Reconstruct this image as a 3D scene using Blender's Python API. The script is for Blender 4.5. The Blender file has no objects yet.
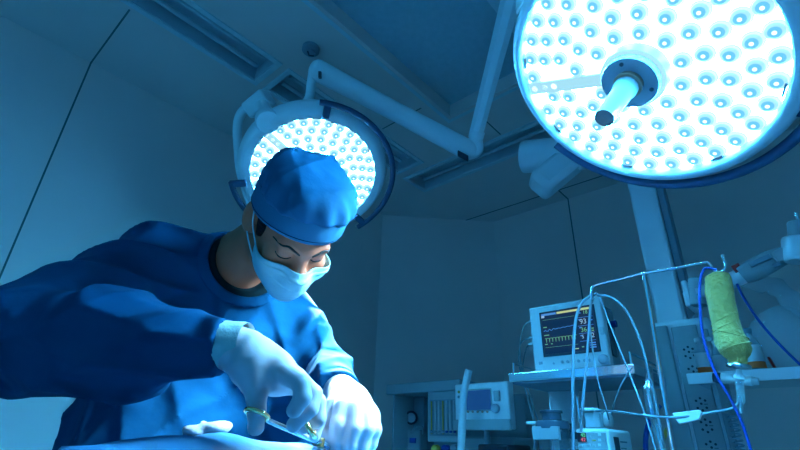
import bpy, bmesh, math, random
import numpy as np
from mathutils import Matrix, Vector

# ---------------------------------------------------------------- camera
FPX = 462.8
YAW, PITCH, ROLL = math.radians(47.94), math.radians(25.72), math.radians(1.81)
CAM = np.array([0.0, 0.0, 1.15])
Fw = np.array([math.sin(YAW)*math.cos(PITCH), math.cos(YAW)*math.cos(PITCH), math.sin(PITCH)])
_rt = np.array([math.cos(YAW), -math.sin(YAW), 0.0])
_up = np.cross(_rt, Fw)
Rt = _rt*math.cos(ROLL)+_up*math.sin(ROLL)
Up = -_rt*math.sin(ROLL)+_up*math.cos(ROLL)

def ray(px, py): return Fw+Rt*((px-400)/FPX)-Up*((py-225)/FPX)
def P(px, py, t): return CAM+ray(px, py)*t            # point t metres in front of the lens
def onx(px, py, X): d = ray(px, py); return CAM+d*(X/d[0])
def onz(px, py, Z): d = ray(px, py); return CAM+d*((Z-CAM[2])/d[2])
def cvec(x, y, z): return Rt*x+Up*y-Fw*z               # a direction: right, up, towards the viewer

sc = bpy.context.scene
col = sc.collection
cd = bpy.data.cameras.new('camera'); cam = bpy.data.objects.new('camera', cd); col.objects.link(cam)
cd.sensor_width = 36.0; cd.lens = FPX/800*36.0; cd.clip_start = 0.02
cam.matrix_world = Matrix(((Rt[0], Up[0], -Fw[0], CAM[0]), (Rt[1], Up[1], -Fw[1], CAM[1]), (Rt[2], Up[2], -Fw[2], CAM[2]), (0, 0, 0, 1)))
sc.camera = cam

# ---------------------------------------------------------------- world, light, exposure
w = bpy.data.worlds.new('World'); sc.world = w; w.use_nodes = True
bg = w.node_tree.nodes['Background']
bg.inputs['Color'].default_value = (0.035, 0.42, 0.92, 1)
bg.inputs['Strength'].default_value = 0.72
sc.view_settings.view_transform = 'Standard'; sc.view_settings.look = 'None'
sc.view_settings.exposure = 0.0; sc.view_settings.gamma = 1.0
sc.view_settings.use_curve_mapping = False
LAMP_POWER = 46.0      # watts of each spot of the near lamp
REAR_POWER = 550.0
ROOM_POWER = 75.0
ROOM_COLOR = (0.035, 0.42, 1.0)
LAMP_COLOR = (0.46, 0.84, 1.0)

# ---------------------------------------------------------------- materials
MATS = {}
def mat(name, color, rough=0.5, metal=0.0, var=0.06, scale=8.0, bump=0.0, bscale=60.0, emit=None, estr=0.0, trans=0.0, alpha=1.0, sss=0.0, sheen=0.0, ior=1.45, spec=0.5):
    if name in MATS: return MATS[name]
    m = bpy.data.materials.new(name); m.use_nodes = True
    nt = m.node_tree; b = nt.nodes['Principled BSDF']
    tc = nt.nodes.new('ShaderNodeTexCoord')
    nz = nt.nodes.new('ShaderNodeTexNoise'); nz.inputs['Scale'].default_value = scale; nz.inputs['Detail'].default_value = 4
    nt.links.new(tc.outputs['Object'], nz.inputs['Vector'])
    cr = nt.nodes.new('ShaderNodeValToRGB')
    cr.color_ramp.elements[0].position = 0.3; cr.color_ramp.elements[1].position = 0.7
    cr.color_ramp.elements[0].color = tuple(max(0, c*(1-var)) for c in color)+(1,)
    cr.color_ramp.elements[1].color = tuple(min(1, c*(1+var)) for c in color)+(1,)
    nt.links.new(nz.outputs['Fac'], cr.inputs['Fac']); nt.links.new(cr.outputs['Color'], b.inputs['Base Color'])
    b.inputs['Roughness'].default_value = rough; b.inputs['Metallic'].default_value = metal
    b.inputs['IOR'].default_value = ior; b.inputs['Specular IOR Level'].default_value = spec
    if bump:
        n2 = nt.nodes.new('ShaderNodeTexNoise'); n2.inputs['Scale'].default_value = bscale; n2.inputs['Detail'].default_value = 5
        nt.links.new(tc.outputs['Object'], n2.inputs['Vector'])
        bp = nt.nodes.new('ShaderNodeBump'); bp.inputs['Strength'].default_value = bump; bp.inputs['Distance'].default_value = 0.01
        nt.links.new(n2.outputs['Fac'], bp.inputs['Height']); nt.links.new(bp.outputs['Normal'], b.inputs['Normal'])
    if emit: b.inputs['Emission Color'].default_value = emit+(1,); b.inputs['Emission Strength'].default_value = estr
    if trans: b.inputs['Transmission Weight'].default_value = trans
    if alpha < 1: b.inputs['Alpha'].default_value = alpha
    if sss:
        b.inputs['Subsurface Weight'].default_value = sss; b.inputs['Subsurface Radius'].default_value = (0.012, 0.005, 0.003); b.inputs['Subsurface Scale'].default_value = 1.0
    if sheen: b.inputs['Sheen Weight'].default_value = sheen
    MATS[name] = m
    return m

M = dict(
    wall=mat('wall_paint', (0.78, 0.62, 0.58), 0.7, var=0.03, scale=2, bump=0.05),
    ceil=mat('ceiling_paint', (0.68, 0.56, 0.53), 0.8, var=0.03, scale=2),
    floor=mat('floor_vinyl', (0.62, 0.74, 0.80), 0.35, var=0.08),
    seam=mat('seam_gasket', (0.13, 0.13, 0.13), 0.8),
    filt=mat('filter_cloth', (0.36, 0.45, 0.50), 0.9, var=0.05, scale=30, bump=0.5, bscale=160),
    frame=mat('fixture_frame', (0.55, 0.62, 0.65), 0.5),
    trough=mat('fixture_trough', (0.45, 0.50, 0.55), 0.5),
    tube=mat('unlit_tube', (0.42, 0.5, 0.55), 0.3),
    lamp=mat('lamp_enamel', (0.78, 0.84, 0.87), 0.32, var=0.02),
    arm=mat('arm_enamel', (0.78, 0.85, 0.88), 0.35, var=0.03),
    darkblue=mat('dark_rubber', (0.025, 0.06, 0.13), 0.45),
    steel=mat('brushed_steel', (0.72, 0.78, 0.82), 0.22, 1.0, var=0.04),
    chrome=mat('chrome', (0.85, 0.9, 0.93), 0.08, 1.0, var=0.01),
    gold=mat('gold_plate', (0.95, 0.66, 0.30), 0.22, 1.0, var=0.03),
    white=mat('white_plastic', (0.42, 0.46, 0.48), 0.4, var=0.02),
    pale=mat('pale_plastic', (0.34, 0.40, 0.43), 0.45, var=0.03),
    chamber=mat('drip_chamber_plastic', (0.6, 0.75, 0.82), 0.05, alpha=0.22, spec=1.0),
    bright=mat('bright_white_plastic', (0.78, 0.80, 0.80), 0.4, var=0.02),
    pale2=mat('grey_enamel', (0.30, 0.36, 0.40), 0.45, var=0.03),
    lid=mat('smoked_lid', (0.06, 0.09, 0.13), 0.15),
    jarglass=mat('jar_glass', (0.10, 0.17, 0.22), 0.05, alpha=0.35, spec=1.0),
    grey=mat('grey_plastic', (0.22, 0.27, 0.32), 0.5, var=0.04),
    dark=mat('dark_plastic', (0.02, 0.03, 0.05), 0.4),
    hub=mat('hub_grey', (0.30, 0.34, 0.40), 0.45),
    orange=mat('orange_print', (1.0, 0.16, 0.03), 0.6),
    glass=mat('clear_plastic', (0.6, 0.75, 0.82), 0.06, trans=0.0, alpha=0.38, spec=1.0),
    bag=mat('thin_bag_film', (0.6, 0.75, 0.82), 0.15, alpha=0.22, bump=1.0, bscale=30, spec=1.0),
    liquid=mat('dark_liquid', (0.03, 0.08, 0.14), 0.15),
    tubing=mat('tubing', (0.26, 0.34, 0.39), 0.25, var=0.02),
    wire=mat('pale_wire', (0.35, 0.48, 0.56), 0.4),
    bluewire=mat('blue_cable', (0.01, 0.055, 0.30), 0.4),
    green=mat('green_wrap', (0.66, 0.38, 0.10), 0.85, var=0.12, scale=30, bump=0.6, bscale=110, sheen=0.2),
    redlab=mat('red_mark', (0.6, 0.04, 0.03), 0.5),
    gown=mat('gown_cloth', (0.003, 0.055, 0.13), 0.9, var=0.07, scale=14, bump=0.15, bscale=35, spec=0.04),
    cap=mat('cap_cloth', (0.020, 0.105, 0.20), 0.75, var=0.06, scale=14, bump=0.1, bscale=60, spec=0.06),
    capband=mat('cap_band_cloth', (0.026, 0.125, 0.22), 0.75, var=0.05, scale=14, bump=0.1, bscale=60, spec=0.06),
    capstitch=mat('cap_stitch', (0.008, 0.03, 0.06), 0.9, spec=0.05),
    cuff=mat('knit_cuff', (0.34, 0.48, 0.50), 0.85, var=0.08, scale=40, bump=0.3, bscale=90),
    shirt=mat('dark_undershirt', (0.006, 0.016, 0.020), 0.9, spec=0.03),
    skin=mat('skin', (0.48, 0.14, 0.080), 0.55, var=0.07, scale=22, sss=0.08, spec=0.25),
    lip=mat('brow_hair', (0.015, 0.012, 0.012), 0.8),
    hair=mat('black_hair', (0.008, 0.008, 0.010), 0.8, bump=0.6, bscale=150, spec=0.1),
    mask=mat('mask_paper', (0.24, 0.50, 0.57), 0.85, var=0.04, scale=40, bump=0.12, bscale=200),
    glove=mat('latex_glove', (0.46, 0.42, 0.47), 0.38, var=0.03, scale=25, bump=0.12, bscale=40, sss=0.1),
    drape=mat('drape_cloth', (0.04, 0.20, 0.38), 0.85, var=0.06, scale=20, bump=0.2, bscale=50),
    gauze=mat('white_gauze', (0.46, 0.42, 0.47), 0.9, bump=0.3, bscale=120),
    yellow=mat('ochre_hose', (0.5, 0.34, 0.05), 0.5),
)
def glow(name, c, s):
    m = bpy.data.materials.new(name); m.use_nodes = True; nt = m.node_tree
    b = nt.nodes['Principled BSDF']; b.inputs['Base Color'].default_value = (0.02, 0.02, 0.03, 1); b.inputs['Roughness'].default_value = 0.4; b.inputs['Specular IOR Level'].default_value = 0.15
    b.inputs['Emission Color'].default_value = c+(1,); b.inputs['Emission Strength'].default_value = s
    M[name] = m; return m
glow('led_plate', (0.05, 0.49, 1.0), 220.0)
glow('led_plate_rear', (0.05, 0.49, 1.0), 150.0)
glow('led_strip', (0.40, 0.80, 0.95), 0.95)
glow('led_core', (0.75, 0.95, 1.0), 1.6)
glow('led_dome', (0.42, 0.86, 1.0), 0.98)
glow('led_iris', (0.17, 0.64, 0.96), 0.97)
glow('led_ring', (0.62, 0.92, 1.0), 1.15)
glow('screen_navy', (0.003, 0.016, 0.07), 0.45)
glow('screen_blue', (0.01, 0.09, 0.34), 0.6)
glow('trace_blue', (0.12, 0.42, 1.0), 0.6)
glow('trace_green', (0.30, 0.75, 0.35), 0.55)
glow('trace_yellow', (0.75, 0.85, 0.35), 0.7)
glow('trace_white', (0.55, 0.8, 1.0), 0.6)
glow('digit_green', (0.10, 0.85, 0.25), 0.9)
glow('digit_red', (0.95, 0.16, 0.2), 0.9)

# ---------------------------------------------------------------- helpers
def link(name, me, m=None, parent=None, smooth=False):
    o = bpy.data.objects.new(name, me); col.objects.link(o)
    if m is not None: me.materials.append(M[m] if isinstance(m, str) else m)
    if parent is not None: o.parent = parent
    if smooth:
        for p in me.polygons: p.use_smooth = True
    return o
def tag(o, label=None, cat=None, group=None, kind=None):
    if label: o['label'] = label
    if cat: o['category'] = cat
    if group: o['group'] = group
    if kind: o['kind'] = kind
    return o
def empty(name, loc, label, cat, group=None):
    o = bpy.data.objects.new(name, None); col.objects.link(o); o.location = Vector(loc); o.empty_display_size = 0.05
    return tag(o, label, cat, group)

class MB:
    """collects shapes in world space, then becomes one mesh object"""
    def __init__(s): s.v = []; s.f = []
    def add(s, vs, fs):
        n = len(s.v); s.v += [tuple(map(float, v)) for v in vs]; s.f += [tuple(n+i for i in f) for f in fs]; return s
    def box(s, x0, x1, y0, y1, z0, z1):
        x0, x1 = sorted((x0, x1)); y0, y1 = sorted((y0, y1)); z0, z1 = sorted((z0, z1))
        return s.add([(x0, y0, z0), (x1, y0, z0), (x1, y1, z0), (x0, y1, z0), (x0, y0, z1), (x1, y0, z1), (x1, y1, z1), (x0, y1, z1)],
                     [(3, 2, 1, 0), (4, 5, 6, 7), (0, 1, 5, 4), (1, 2, 6, 5), (2, 3, 7, 6), (3, 0, 4, 7)])
    def obox(s, c, ax, ay, az, hx, hy, hz):
        c, ax, ay, az = map(np.asarray, (c, ax, ay, az))
        vs = [c+ax*hx*i+ay*hy*j+az*hz*k for k in (-1, 1) for i, j in ((-1, -1), (1, -1), (1, 1), (-1, 1))]
        return s.add(vs, [(3, 2, 1, 0), (4, 5, 6, 7), (0, 1, 5, 4), (1, 2, 6, 5), (2, 3, 7, 6), (3, 0, 4, 7)])
    def lathe(s, o, ax, prof, n=40, cap0=True, cap1=True):
        """prof: (distance along axis, radius)"""
        o = np.asarray(o, float); a, u, v = basis(ax)
        vs = []; fs = []
        for (h, r) in prof:
            for k in range(n):
                t = 2*math.pi*k/n; vs.append(o+a*h+(u*math.cos(t)+v*math.sin(t))*r)
        for i in range(len(prof)-1):
            for k in range(n):
                k2 = (k+1) % n; fs.append((i*n+k, i*n+k2, (i+1)*n+k2, (i+1)*n+k))
        if cap0: fs.append(tuple(range(n))[::-1])
        if cap1: fs.append(tuple((len(prof)-1)*n+k for k in range(n)))
        return s.add(vs, fs)
    def cyl(s, a, b, r, n=20, r2=None):
        a = np.asarray(a, float); b = np.asarray(b, float)
        return s.lathe(a, b-a, [(0, r), (float(np.linalg.norm(b-a)), r if r2 is None else r2)], n)
    def tube(s, pts, r, n=10, closed=False):
        pts = [np.asarray(p, float) for p in pts]; N = len(pts)
        rad = r if hasattr(r, '__len__') else [r]*N
        T = []
        for i in range(N):
            a = pts[(i-1) % N] if (closed or i) else pts[0]; b = pts[(i+1) % N] if (closed or i < N-1) else pts[-1]
            t = b-a; T.append(t/(np.linalg.norm(t)+1e-12))
        _, u, v = basis(T[0]); vs = []; fs = []
        for i in range(N):
            u = u-T[i]*(u@T[i]); u /= np.linalg.norm(u)+1e-12; v = np.cross(T[i], u)
            for k in range(n):
                t = 2*math.pi*k/n; vs.append(pts[i]+(u*math.cos(t)+v*math.sin(t))*rad[i])
        for i in range(N if closed else N-1):
            j = (i+1) % N
            for k in range(n):
                k2 = (k+1) % n; fs.append((i*n+k, i*n+k2, j*n+k2, j*n+k))
        if not closed: fs.append(tuple(range(n))[::-1]); fs.append(tuple((N-1)*n+k for k in range(n)))
        return s.add(vs, fs)
    def ball(s, c, rx, ry=None, rz=None, n=16, m=10):
        ry = ry or rx; rz = rz or rx; c = np.asarray(c, float)
        vs = [c+np.array((0, 0, -rz))]; fs = []
        for i in range(1, m):
            ph = -math.pi/2+math.pi*i/m
            for k in range(n):
                t = 2*math.pi*k/n; vs.append(c+np.array((rx*math.cos(ph)*math.cos(t), ry*math.cos(ph)*math.sin(t), rz*math.sin(ph))))
        vs.append(c+np.array((0, 0, rz))); L = len(vs)-1
        for k in range(n): fs.append((0, 1+(k+1) % n, 1+k)); fs.append((L, 1+(m-2)*n+k, 1+(m-2)*n+(k+1) % n))
        for i in range(m-2):
            for k in range(n):
                k2 = (k+1) % n; fs.append((1+i*n+k, 1+i*n+k2, 1+(i+1)*n+k2, 1+(i+1)*n+k))
        return s.add(vs, fs)
    def build(s, name, m, parent=None, bevel=0.0, smooth=False, seg=2, ang=40):
        me = bpy.data.meshes.new(name)
        off = np.array(parent_origin(parent))
        me.from_pydata([tuple(np.array(v)-off) for v in s.v], [], s.f); me.update()
        o = link(name, me, m, parent)
        if smooth:
            me.set_sharp_from_angle(angle=math.radians(ang))
            for p in me.polygons: p.use_smooth = True
        if bevel:
            md = o.modifiers.new('bevel', 'BEVEL'); md.width = bevel; md.segments = seg; md.limit_method = 'ANGLE'; md.angle_limit = math.radians(40)
            for p in me.polygons: p.use_smooth = True
            md.harden_normals = False
            me.set_sharp_from_angle(angle=math.radians(60))
        return o
def parent_origin(p):
    o = np.zeros(3)
    while p is not None: o = o+np.array(p.location); p = p.parent
    return o
def basis(a):
    a = np.asarray(a, float); a = a/np.linalg.norm(a)
    h = np.array((0, 0, 1.0)) if abs(a[2]) < 0.9 else np.array((1.0, 0, 0))
    u = np.cross(h, a); u /= np.linalg.norm(u); return a, u, np.cross(a, u)
def spline(pts, n=8, closed=False):
    pts = [np.asarray(p, float) for p in pts]; N = len(pts); out = []
    g = (lambda i: pts[i % N]) if closed else (lambda i: pts[min(max(i, 0), N-1)])
    for i in range(N if closed else N-1):
        p0, p1, p2, p3 = g(i-1), g(i), g(i+1), g(i+2)
        for k in range(n):
            t = k/n; out.append(0.5*((2*p1)+(-p0+p2)*t+(2*p0-5*p1+4*p2-p3)*t*t+(-p0+3*p1-3*p2+p3)*t**3))
    if not closed: out.append(pts[-1])
    return out
def text(s, name, loc, size, m, parent, xdir=(0, -1, 0), ydir=(0, 0, 1), extrude=0.0004):
    cu = bpy.data.curves.new(name, 'FONT'); cu.body = s; cu.size = size; cu.extrude = extrude; cu.materials.append(M[m])
    tmp = bpy.data.objects.new('tmp', cu); col.objects.link(tmp)
    me = bpy.data.meshes.new_from_object(tmp.evaluated_get(bpy.context.evaluated_depsgraph_get()))
    bpy.data.objects.remove(tmp); me.name = name
    if not me.materials: me.materials.append(M[m])
    o = bpy.data.objects.new(name, me); col.objects.link(o); o.parent = parent
    x = Vector(xdir).normalized(); y = Vector(ydir).normalized(); z = x.cross(y)
    l = Vector(loc)-Vector(parent_origin(parent))
    o.matrix_local = Matrix(((x[0], y[0], z[0], l[0]), (x[1], y[1], z[1], l[1]), (x[2], y[2], z[2], l[2]), (0, 0, 0, 1)))
    return o

# ================================================================ ROOM
CZ = 3.0; WY = 2.56; WX = 3.32; CX = 2.605; CY = 1.865
def slab(mb, x0, x1, y0, y1, z0=CZ, z1=CZ+0.03): mb.box(x0, x1, y0, y1, z0, z1)
fl = MB(); fl.box(-1.6, 3.6, -2.2, 2.9, -0.05, 0.0); tag(fl.build('floor', 'floor'), kind='structure')
# ceiling with openings for the air panel and the three light troughs
RX1, RY0, RY1 = 1.89, -1.0, 1.318
T1 = (-0.6, 0.928, 1.778, 1.978); T2 = (1.023, 2.149, 1.778, 1.978); T3 = (2.276, 2.482, -0.3, 1.988)
ce = MB(); X0, X1, Y0 = -1.6, 3.6, -2.2
xs = sorted({X0, X1, RX1, T1[0], T1[1], T2[0], T2[1], T3[0], T3[1]}); ys = sorted({Y0, 2.9, RY0, RY1, T1[2], T1[3], T3[2], T3[3]})
holes = [(X0, RX1, RY0, RY1), T1, T2, T3]
for i in range(len(xs)-1):
    for j in range(len(ys)-1):
        mx, my = (xs[i]+xs[i+1])/2, (ys[j]+ys[j+1])/2
        if not any(h[0] < mx < h[1] and h[2] < my < h[3] for h in holes): slab(ce, xs[i], xs[i+1], ys[j], ys[j+1])
tag(ce.build('ceiling', 'ceil'), kind='structure')
def wallbox(name, mb): return tag(mb.build(name, 'wall'), kind='structure')
wallbox('wall_left', MB().box(-1.6, CX, WY, WY+0.05, 0, CZ))
wallbox('wall_front', MB().box(-1.6, WX, -2.25, -2.2, 0, CZ))
wallbox('wall_right', MB().box(WX, WX+0.05, -2.2, CY, 0, CZ))
d = np.array((CX-WX, WY-CY, 0)); L = np.linalg.norm(d); d /= L; nn = np.array((-d[1], d[0], 0)); nn = nn if nn[0] > 0 else -nn
wallbox('wall_corner', MB().obox(np.array(((CX+WX)/2, (WY+CY)/2, CZ/2))+nn*0.025, d, nn, (0, 0, 1), L/2, 0.025, CZ/2))
# recessed air panel
RZ = CZ+0.085
rc = MB(); rc.box(X0, RX1, RY1-0.01, RY1+0.012, CZ-0.004, RZ+0.02); rc.box(RX1-0.01, RX1+0.012, RY0, RY1+0.012, CZ-0.004, RZ+0.02); rc.box(X0, RX1, RY0-0.02, RY0, CZ, RZ+0.02)
tag(rc.build('trim_1', 'ceil'), kind='structure')
ap = empty('ceiling_air_panel', (0.6, 0.5, RZ), 'large textured air filter panel recessed in the middle of the ceiling', 'air panel')
PY = 0.735
for (a, b) in ((X0, 0.72), (0.724, RX1-0.011)):
    MB().box(a, b, PY, RY1-0.011, RZ, RZ+0.02).build('filter_panel', 'filt', ap)
MB().box(X0, RX1, RY0+0.01, PY-0.004, RZ-0.012, RZ+0.02).build('mounting_plate', 'frame', ap)
sb = MB()
for q in ((1.36, 0.66), (1.0, 0.66)): sb.cyl((q[0], q[1], RZ-0.016), (q[0], q[1], RZ-0.011), 0.01)
sb.build('screw', 'grey', ap)
sm_ = MB()
# raised lip round the recess
MB().box(X0, RX1+0.035, RY1+0.012, RY1+0.035, CZ-0.006, CZ).box(RX1+0.012, RX1+0.035, RY0, RY1+0.012, CZ-0.006, CZ).build('panel_frame', 'frame', ap)
# three unlit light troughs
def trough(T, lab, along):
    x0, x1, y0, y1 = T
    r = empty('recessed_ceiling_light', ((x0+x1)/2, (y0+y1)/2, CZ), lab, 'ceiling light', 'recessed ceiling lights')
    h = 0.085; t = 0.006
    b = MB(); b.box(x0, x1, y0, y1, CZ+h, CZ+h+t)
    b.box(x0, x0+t, y0, y1, CZ, CZ+h); b.box(x1-t, x1, y0, y1, CZ, CZ+h); b.box(x0, x1, y0, y0+t, CZ, CZ+h); b.box(x0, x1, y1-t, y1, CZ, CZ+h)
    b.build('housing', 'trough', r)
    f = 0.028; fb = MB()
    fb.box(x0-f, x1+f, y0-f, y0, CZ-0.008, CZ+0.002); fb.box(x0-f, x1+f, y1, y1+f, CZ-0.008, CZ+0.002)
    fb.box(x0-f, x0, y0, y1, CZ-0.008, CZ+0.002); fb.box(x1, x1+f, y0, y1, CZ-0.008, CZ+0.002)
    fb.build('frame', 'frame', r, bevel=0.002)
    for k in (0.3, 0.7):
        if along == 'x': a, c = (x0+0.04, y0+(y1-y0)*k, CZ+0.045), (x1-0.04, y0+(y1-y0)*k, CZ+0.045)
        else: a, c = (x0+(x1-x0)*k, y0+0.04, CZ+0.045), (x0+(x1-x0)*k, y1-0.04, CZ+0.045)
        MB().cyl(a, c, 0.014, 12).build('light_tube', 'tube', r, smooth=True)
trough(T1, 'long unlit trough light in the ceiling nearest the left wall seam', 'x')
trough(T2, 'unlit trough light in the ceiling partly behind the rear lamp head', 'x')
trough(T3, 'unlit trough light in the ceiling below the elbow of the jointed lamp arm', 'y')
# seams
s = MB(); e = 0.004
s.box(0.270, 0.278, 2.03, WY, CZ-0.002, CZ); s.box(0.270, 0.278, WY-0.002, WY, 0, CZ)
tag(s.build('trim_2', 'seam'), kind='structure')
s = MB(); s.box(3.135, 3.145, -1.5, 2.05, CZ-0.002, CZ); s.box(3.14, WX, 1.175, 1.185, CZ-0.002, CZ); s.box(WX-0.002, WX, 1.175, 1.184, 0, CZ)
tag(s.build('trim_3', 'seam'), kind='structure')
s = MB(); s.box(1.705, 1.712, 1.40, 1.72, CZ-0.002, CZ); s.box(1.98, 2.235, 1.161, 1.168, CZ-0.002, CZ)
tag(s.build('trim_4', 'seam'), kind='structure')
# smoke detector
pd = onz(311, 48, CZ); sd = empty('smoke_detector', pd, 'small round smoke detector on the ceiling above the lamp arm joint', 'smoke detector')
MB().lathe((pd[0], pd[1], CZ), (0, 0, -1), [(0, 0.045), (0.018, 0.045), (0.026, 0.036), (0.03, 0.02)], 28).build('base', 'grey', sd, smooth=True)
MB().lathe((pd[0], pd[1], CZ-0.028), (0, 0, -1), [(0, 0.026), (0.012, 0.024), (0.016, 0.012)], 24).build('sensor_head', 'grey', sd, smooth=True)
MB().tube([(pd[0]-0.02, pd[1]-0.006, CZ-0.044), (pd[0], pd[1]+0.008, CZ-0.046), (pd[0]+0.02, pd[1]-0.006, CZ-0.044)], 0.004).build('vent_slot', 'dark', sd)

# ================================================================ SURGICAL LAMPS
def surgical_lamp(c, n, R, lab, name, rings, arcs, spoke_ang, hub_scale, power, handle_len, group, aim=None, rim=0.93, aim_at=None, plate='led_plate'):
    c = np.asarray(c, float); n = np.asarray(n, float); n /= np.linalg.norm(n)
    u = Rt-n*(Rt@n); u /= np.linalg.norm(u); v = np.cross(u, n); v = v if v@Up > 0 else -v
    r = empty(name, c, lab, 'surgical lamp', group)
    RI = rim
    pt = lambda rad, ang, h: c+(u*math.cos(ang)+v*math.sin(ang))*rad+n*h
    MB().lathe(c, n, [(-0.125, 0.05*R), (-0.12, 0.4*R), (-0.105, 0.8*R), (-0.085, 1.0*R), (-0.06, 1.055*R), (-0.03, 1.055*R), (0.0, 1.025*R), (0.013, 0.985*R), (0.014, 0.95*R), (0.006, RI*R), (-0.012, (RI-0.01)*R)], 96, True, False).build('housing', 'lamp', r, smooth=True, ang=60)
    MB().lathe(c, n, [(-0.012, RI*R), (-0.008, (RI-0.01)*R)], 96, True, True).build('light_plate', plate, r)
    # LED lenses
    k = 0; rnd = random.Random(3)
    lr = 0.070*R
    def lens_mesh():
        N = 14; rad = [1.0, 0.80, 0.78, 0.52, 0.36, 0.20, 0.0]; ht = [0.0, 0.16, 0.26, 0.42, 0.48, 0.52, 0.54]; mi = [2, 2, 1, 3, 3, 0]
        vs = []; fs = []; ms = []
        for i in range(6):
            for q in range(N): t = 2*math.pi*q/N; vs.append((lr*rad[i]*math.cos(t), lr*rad[i]*math.sin(t), lr*ht[i]))
        vs.append((0, 0, lr*ht[6]))
        for i in range(5):
            for q in range(N): fs.append((i*N+q, i*N+(q+1) % N, (i+1)*N+(q+1) % N, (i+1)*N+q)); ms.append(mi[i])
        for q in range(N): fs.append((5*N+q, 5*N+(q+1) % N, 6*N)); ms.append(0)
        me = bpy.data.meshes.new('led_lens'); me.from_pydata(vs, [], fs)
        for q in ('led_core', 'led_dome', 'led_ring', 'led_iris'): me.materials.append(M[q])
        for i, p in enumerate(me.polygons): p.material_index = ms[i]; p.use_smooth = True
        return me
    lm_ = lens_mesh(); w_ = np.cross(n, u)
    rot = Matrix(((u[0], w_[0], n[0]), (u[1], w_[1], n[1]), (u[2], w_[2], n[2]))).to_4x4()
    for (rad, cnt, ph) in rings:
        for q in range(cnt):
            a = ph+2*math.pi*q/cnt
            da = (a-spoke_ang+math.pi) % (2*math.pi)-math.pi
            if abs(da)*rad < 0.085: continue
            if k >= 100: continue
            o = bpy.data.objects.new('led_lens', lm_); col.objects.link(o); o.parent = r
            p = pt(rad*R*rim/0.945, a, -0.008)-c
            o.matrix_local = Matrix.Translation(Vector(p)) @ rot; k += 1
    # perforated strip from hub to rim
    sa = np.array(u*math.cos(spoke_ang)+v*math.sin(spoke_ang)); sb_ = np.cross(n, sa)
    sp = MB().obox(c+sa*0.58*R-n*0.003, sa, sb_, n, 0.335*R, 0.055*R, 0.005).build('strip', 'led_strip', r)
    hb = MB()
    for q in (0.68, 0.77, 0.87): hb.cyl(c+sa*q*R, c+sa*q*R+n*0.002, 0.028*R, 14)
    hb.build('hole', 'led_core', sp)
    for q in range(8):
        cb = MB(); a = 0.35+2*math.pi*q/8; t = -u*math.sin(a)+v*math.cos(a)
        cb.obox(pt((rim-0.02)*R, a, -0.004), t, np.cross(n, t), n, 0.05*R, 0.007*R, 0.004)
        cb.build('rim_clip', 'hub', r)
    # hub and sterile handle
    H = hub_scale*R
    MB().lathe(c, n, [(-0.01, H*1.18), (0.018, H*1.14), (0.022, H*1.05)], 40).build('hub_skirt', 'led_dome', r, smooth=True)
    hp = MB().lathe(c, n, [(0.02, H), (0.032, H), (0.036, H*0.97)], 40).build('hub_plate', 'hub', r, smooth=True)
    sc_ = MB()
    for q in range(3):
        a = 0.2+q*2.1; p = pt(H*0.78, a, 0.036); sc_.cyl(p, p+n*0.002, H*0.075, 10)
    sc_.build('screw', 'dark', hp)
    hd = MB().lathe(c, n, [(0.036, 0.026), (0.06, 0.0265), (0.075, 0.023), (0.036+handle_len, 0.0215)], 28).build('handle', 'sleeve', r, smooth=True)
    MB().lathe(c, n, [(0.036, 0.032), (0.046, 0.032), (0.048, 0.027)], 28).build('collar', 'copper', hd, smooth=True)
    MB().lathe(c, n, [(0.036+handle_len, 0.0215), (0.040+handle_len, 0.021), (0.041+handle_len, 0.012)], 28).build('end_cap', 'brown', hd, smooth=True)
    # grab rails
    for (a0, a1, rr, h) in arcs:
        pts = [pt(rr*R, math.radians(a0+(a1-a0)*q/40), h) for q in range(41)]
        g = MB().tube(pts, 0.0125, 10).build('grab_rail', 'darkblue', r, smooth=True)
        for f in (0.04, 0.96):
            bb = MB(); a = math.radians(a0+(a1-a0)*f); rd = u*math.cos(a)+v*math.sin(a); t = np.cross(n, rd)
            bb.obox(pt((rr+0.96)/2*R, a, h), rd, t, n, (rr-0.93)/2*R+0.004, 0.014, 0.010)
            bb.build('rail_bracket', 'darkblue', g, bevel=0.003)
    # light thrown by the lamp: small spots in front of the plate
    for q in range(7):
        a = 2*math.pi*q/6; rad = 0.0 if q == 6 else 0.62*R
        p = pt(rad if q < 6 else 0.36*R, a+0.26, 0.03)
        ld = bpy.data.lights.new('lamp_spot', 'SPOT'); ld.energy = power; ld.color = LAMP_COLOR; ld.spot_size = math.radians(37 if aim is None else aim); ld.spot_blend = 0.85; ld.shadow_soft_size = 0.02
        o = bpy.data.objects.new('lamp_spot', ld); col.objects.link(o); o.parent = r
        tgt = c+n*1.1 if aim_at is None else np.asarray(aim_at); dr = Vector(tgt-p).normalized()
        o.matrix_local = Matrix.Translation(Vector(p-c)) @ dr.to_track_quat('-Z', 'Y').to_matrix().to_4x4()
    return r, c, n, u, v, pt
M['sleeve'] = mat('handle_sleeve', (0.085, 0.075, 0.08), 0.4)
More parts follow.
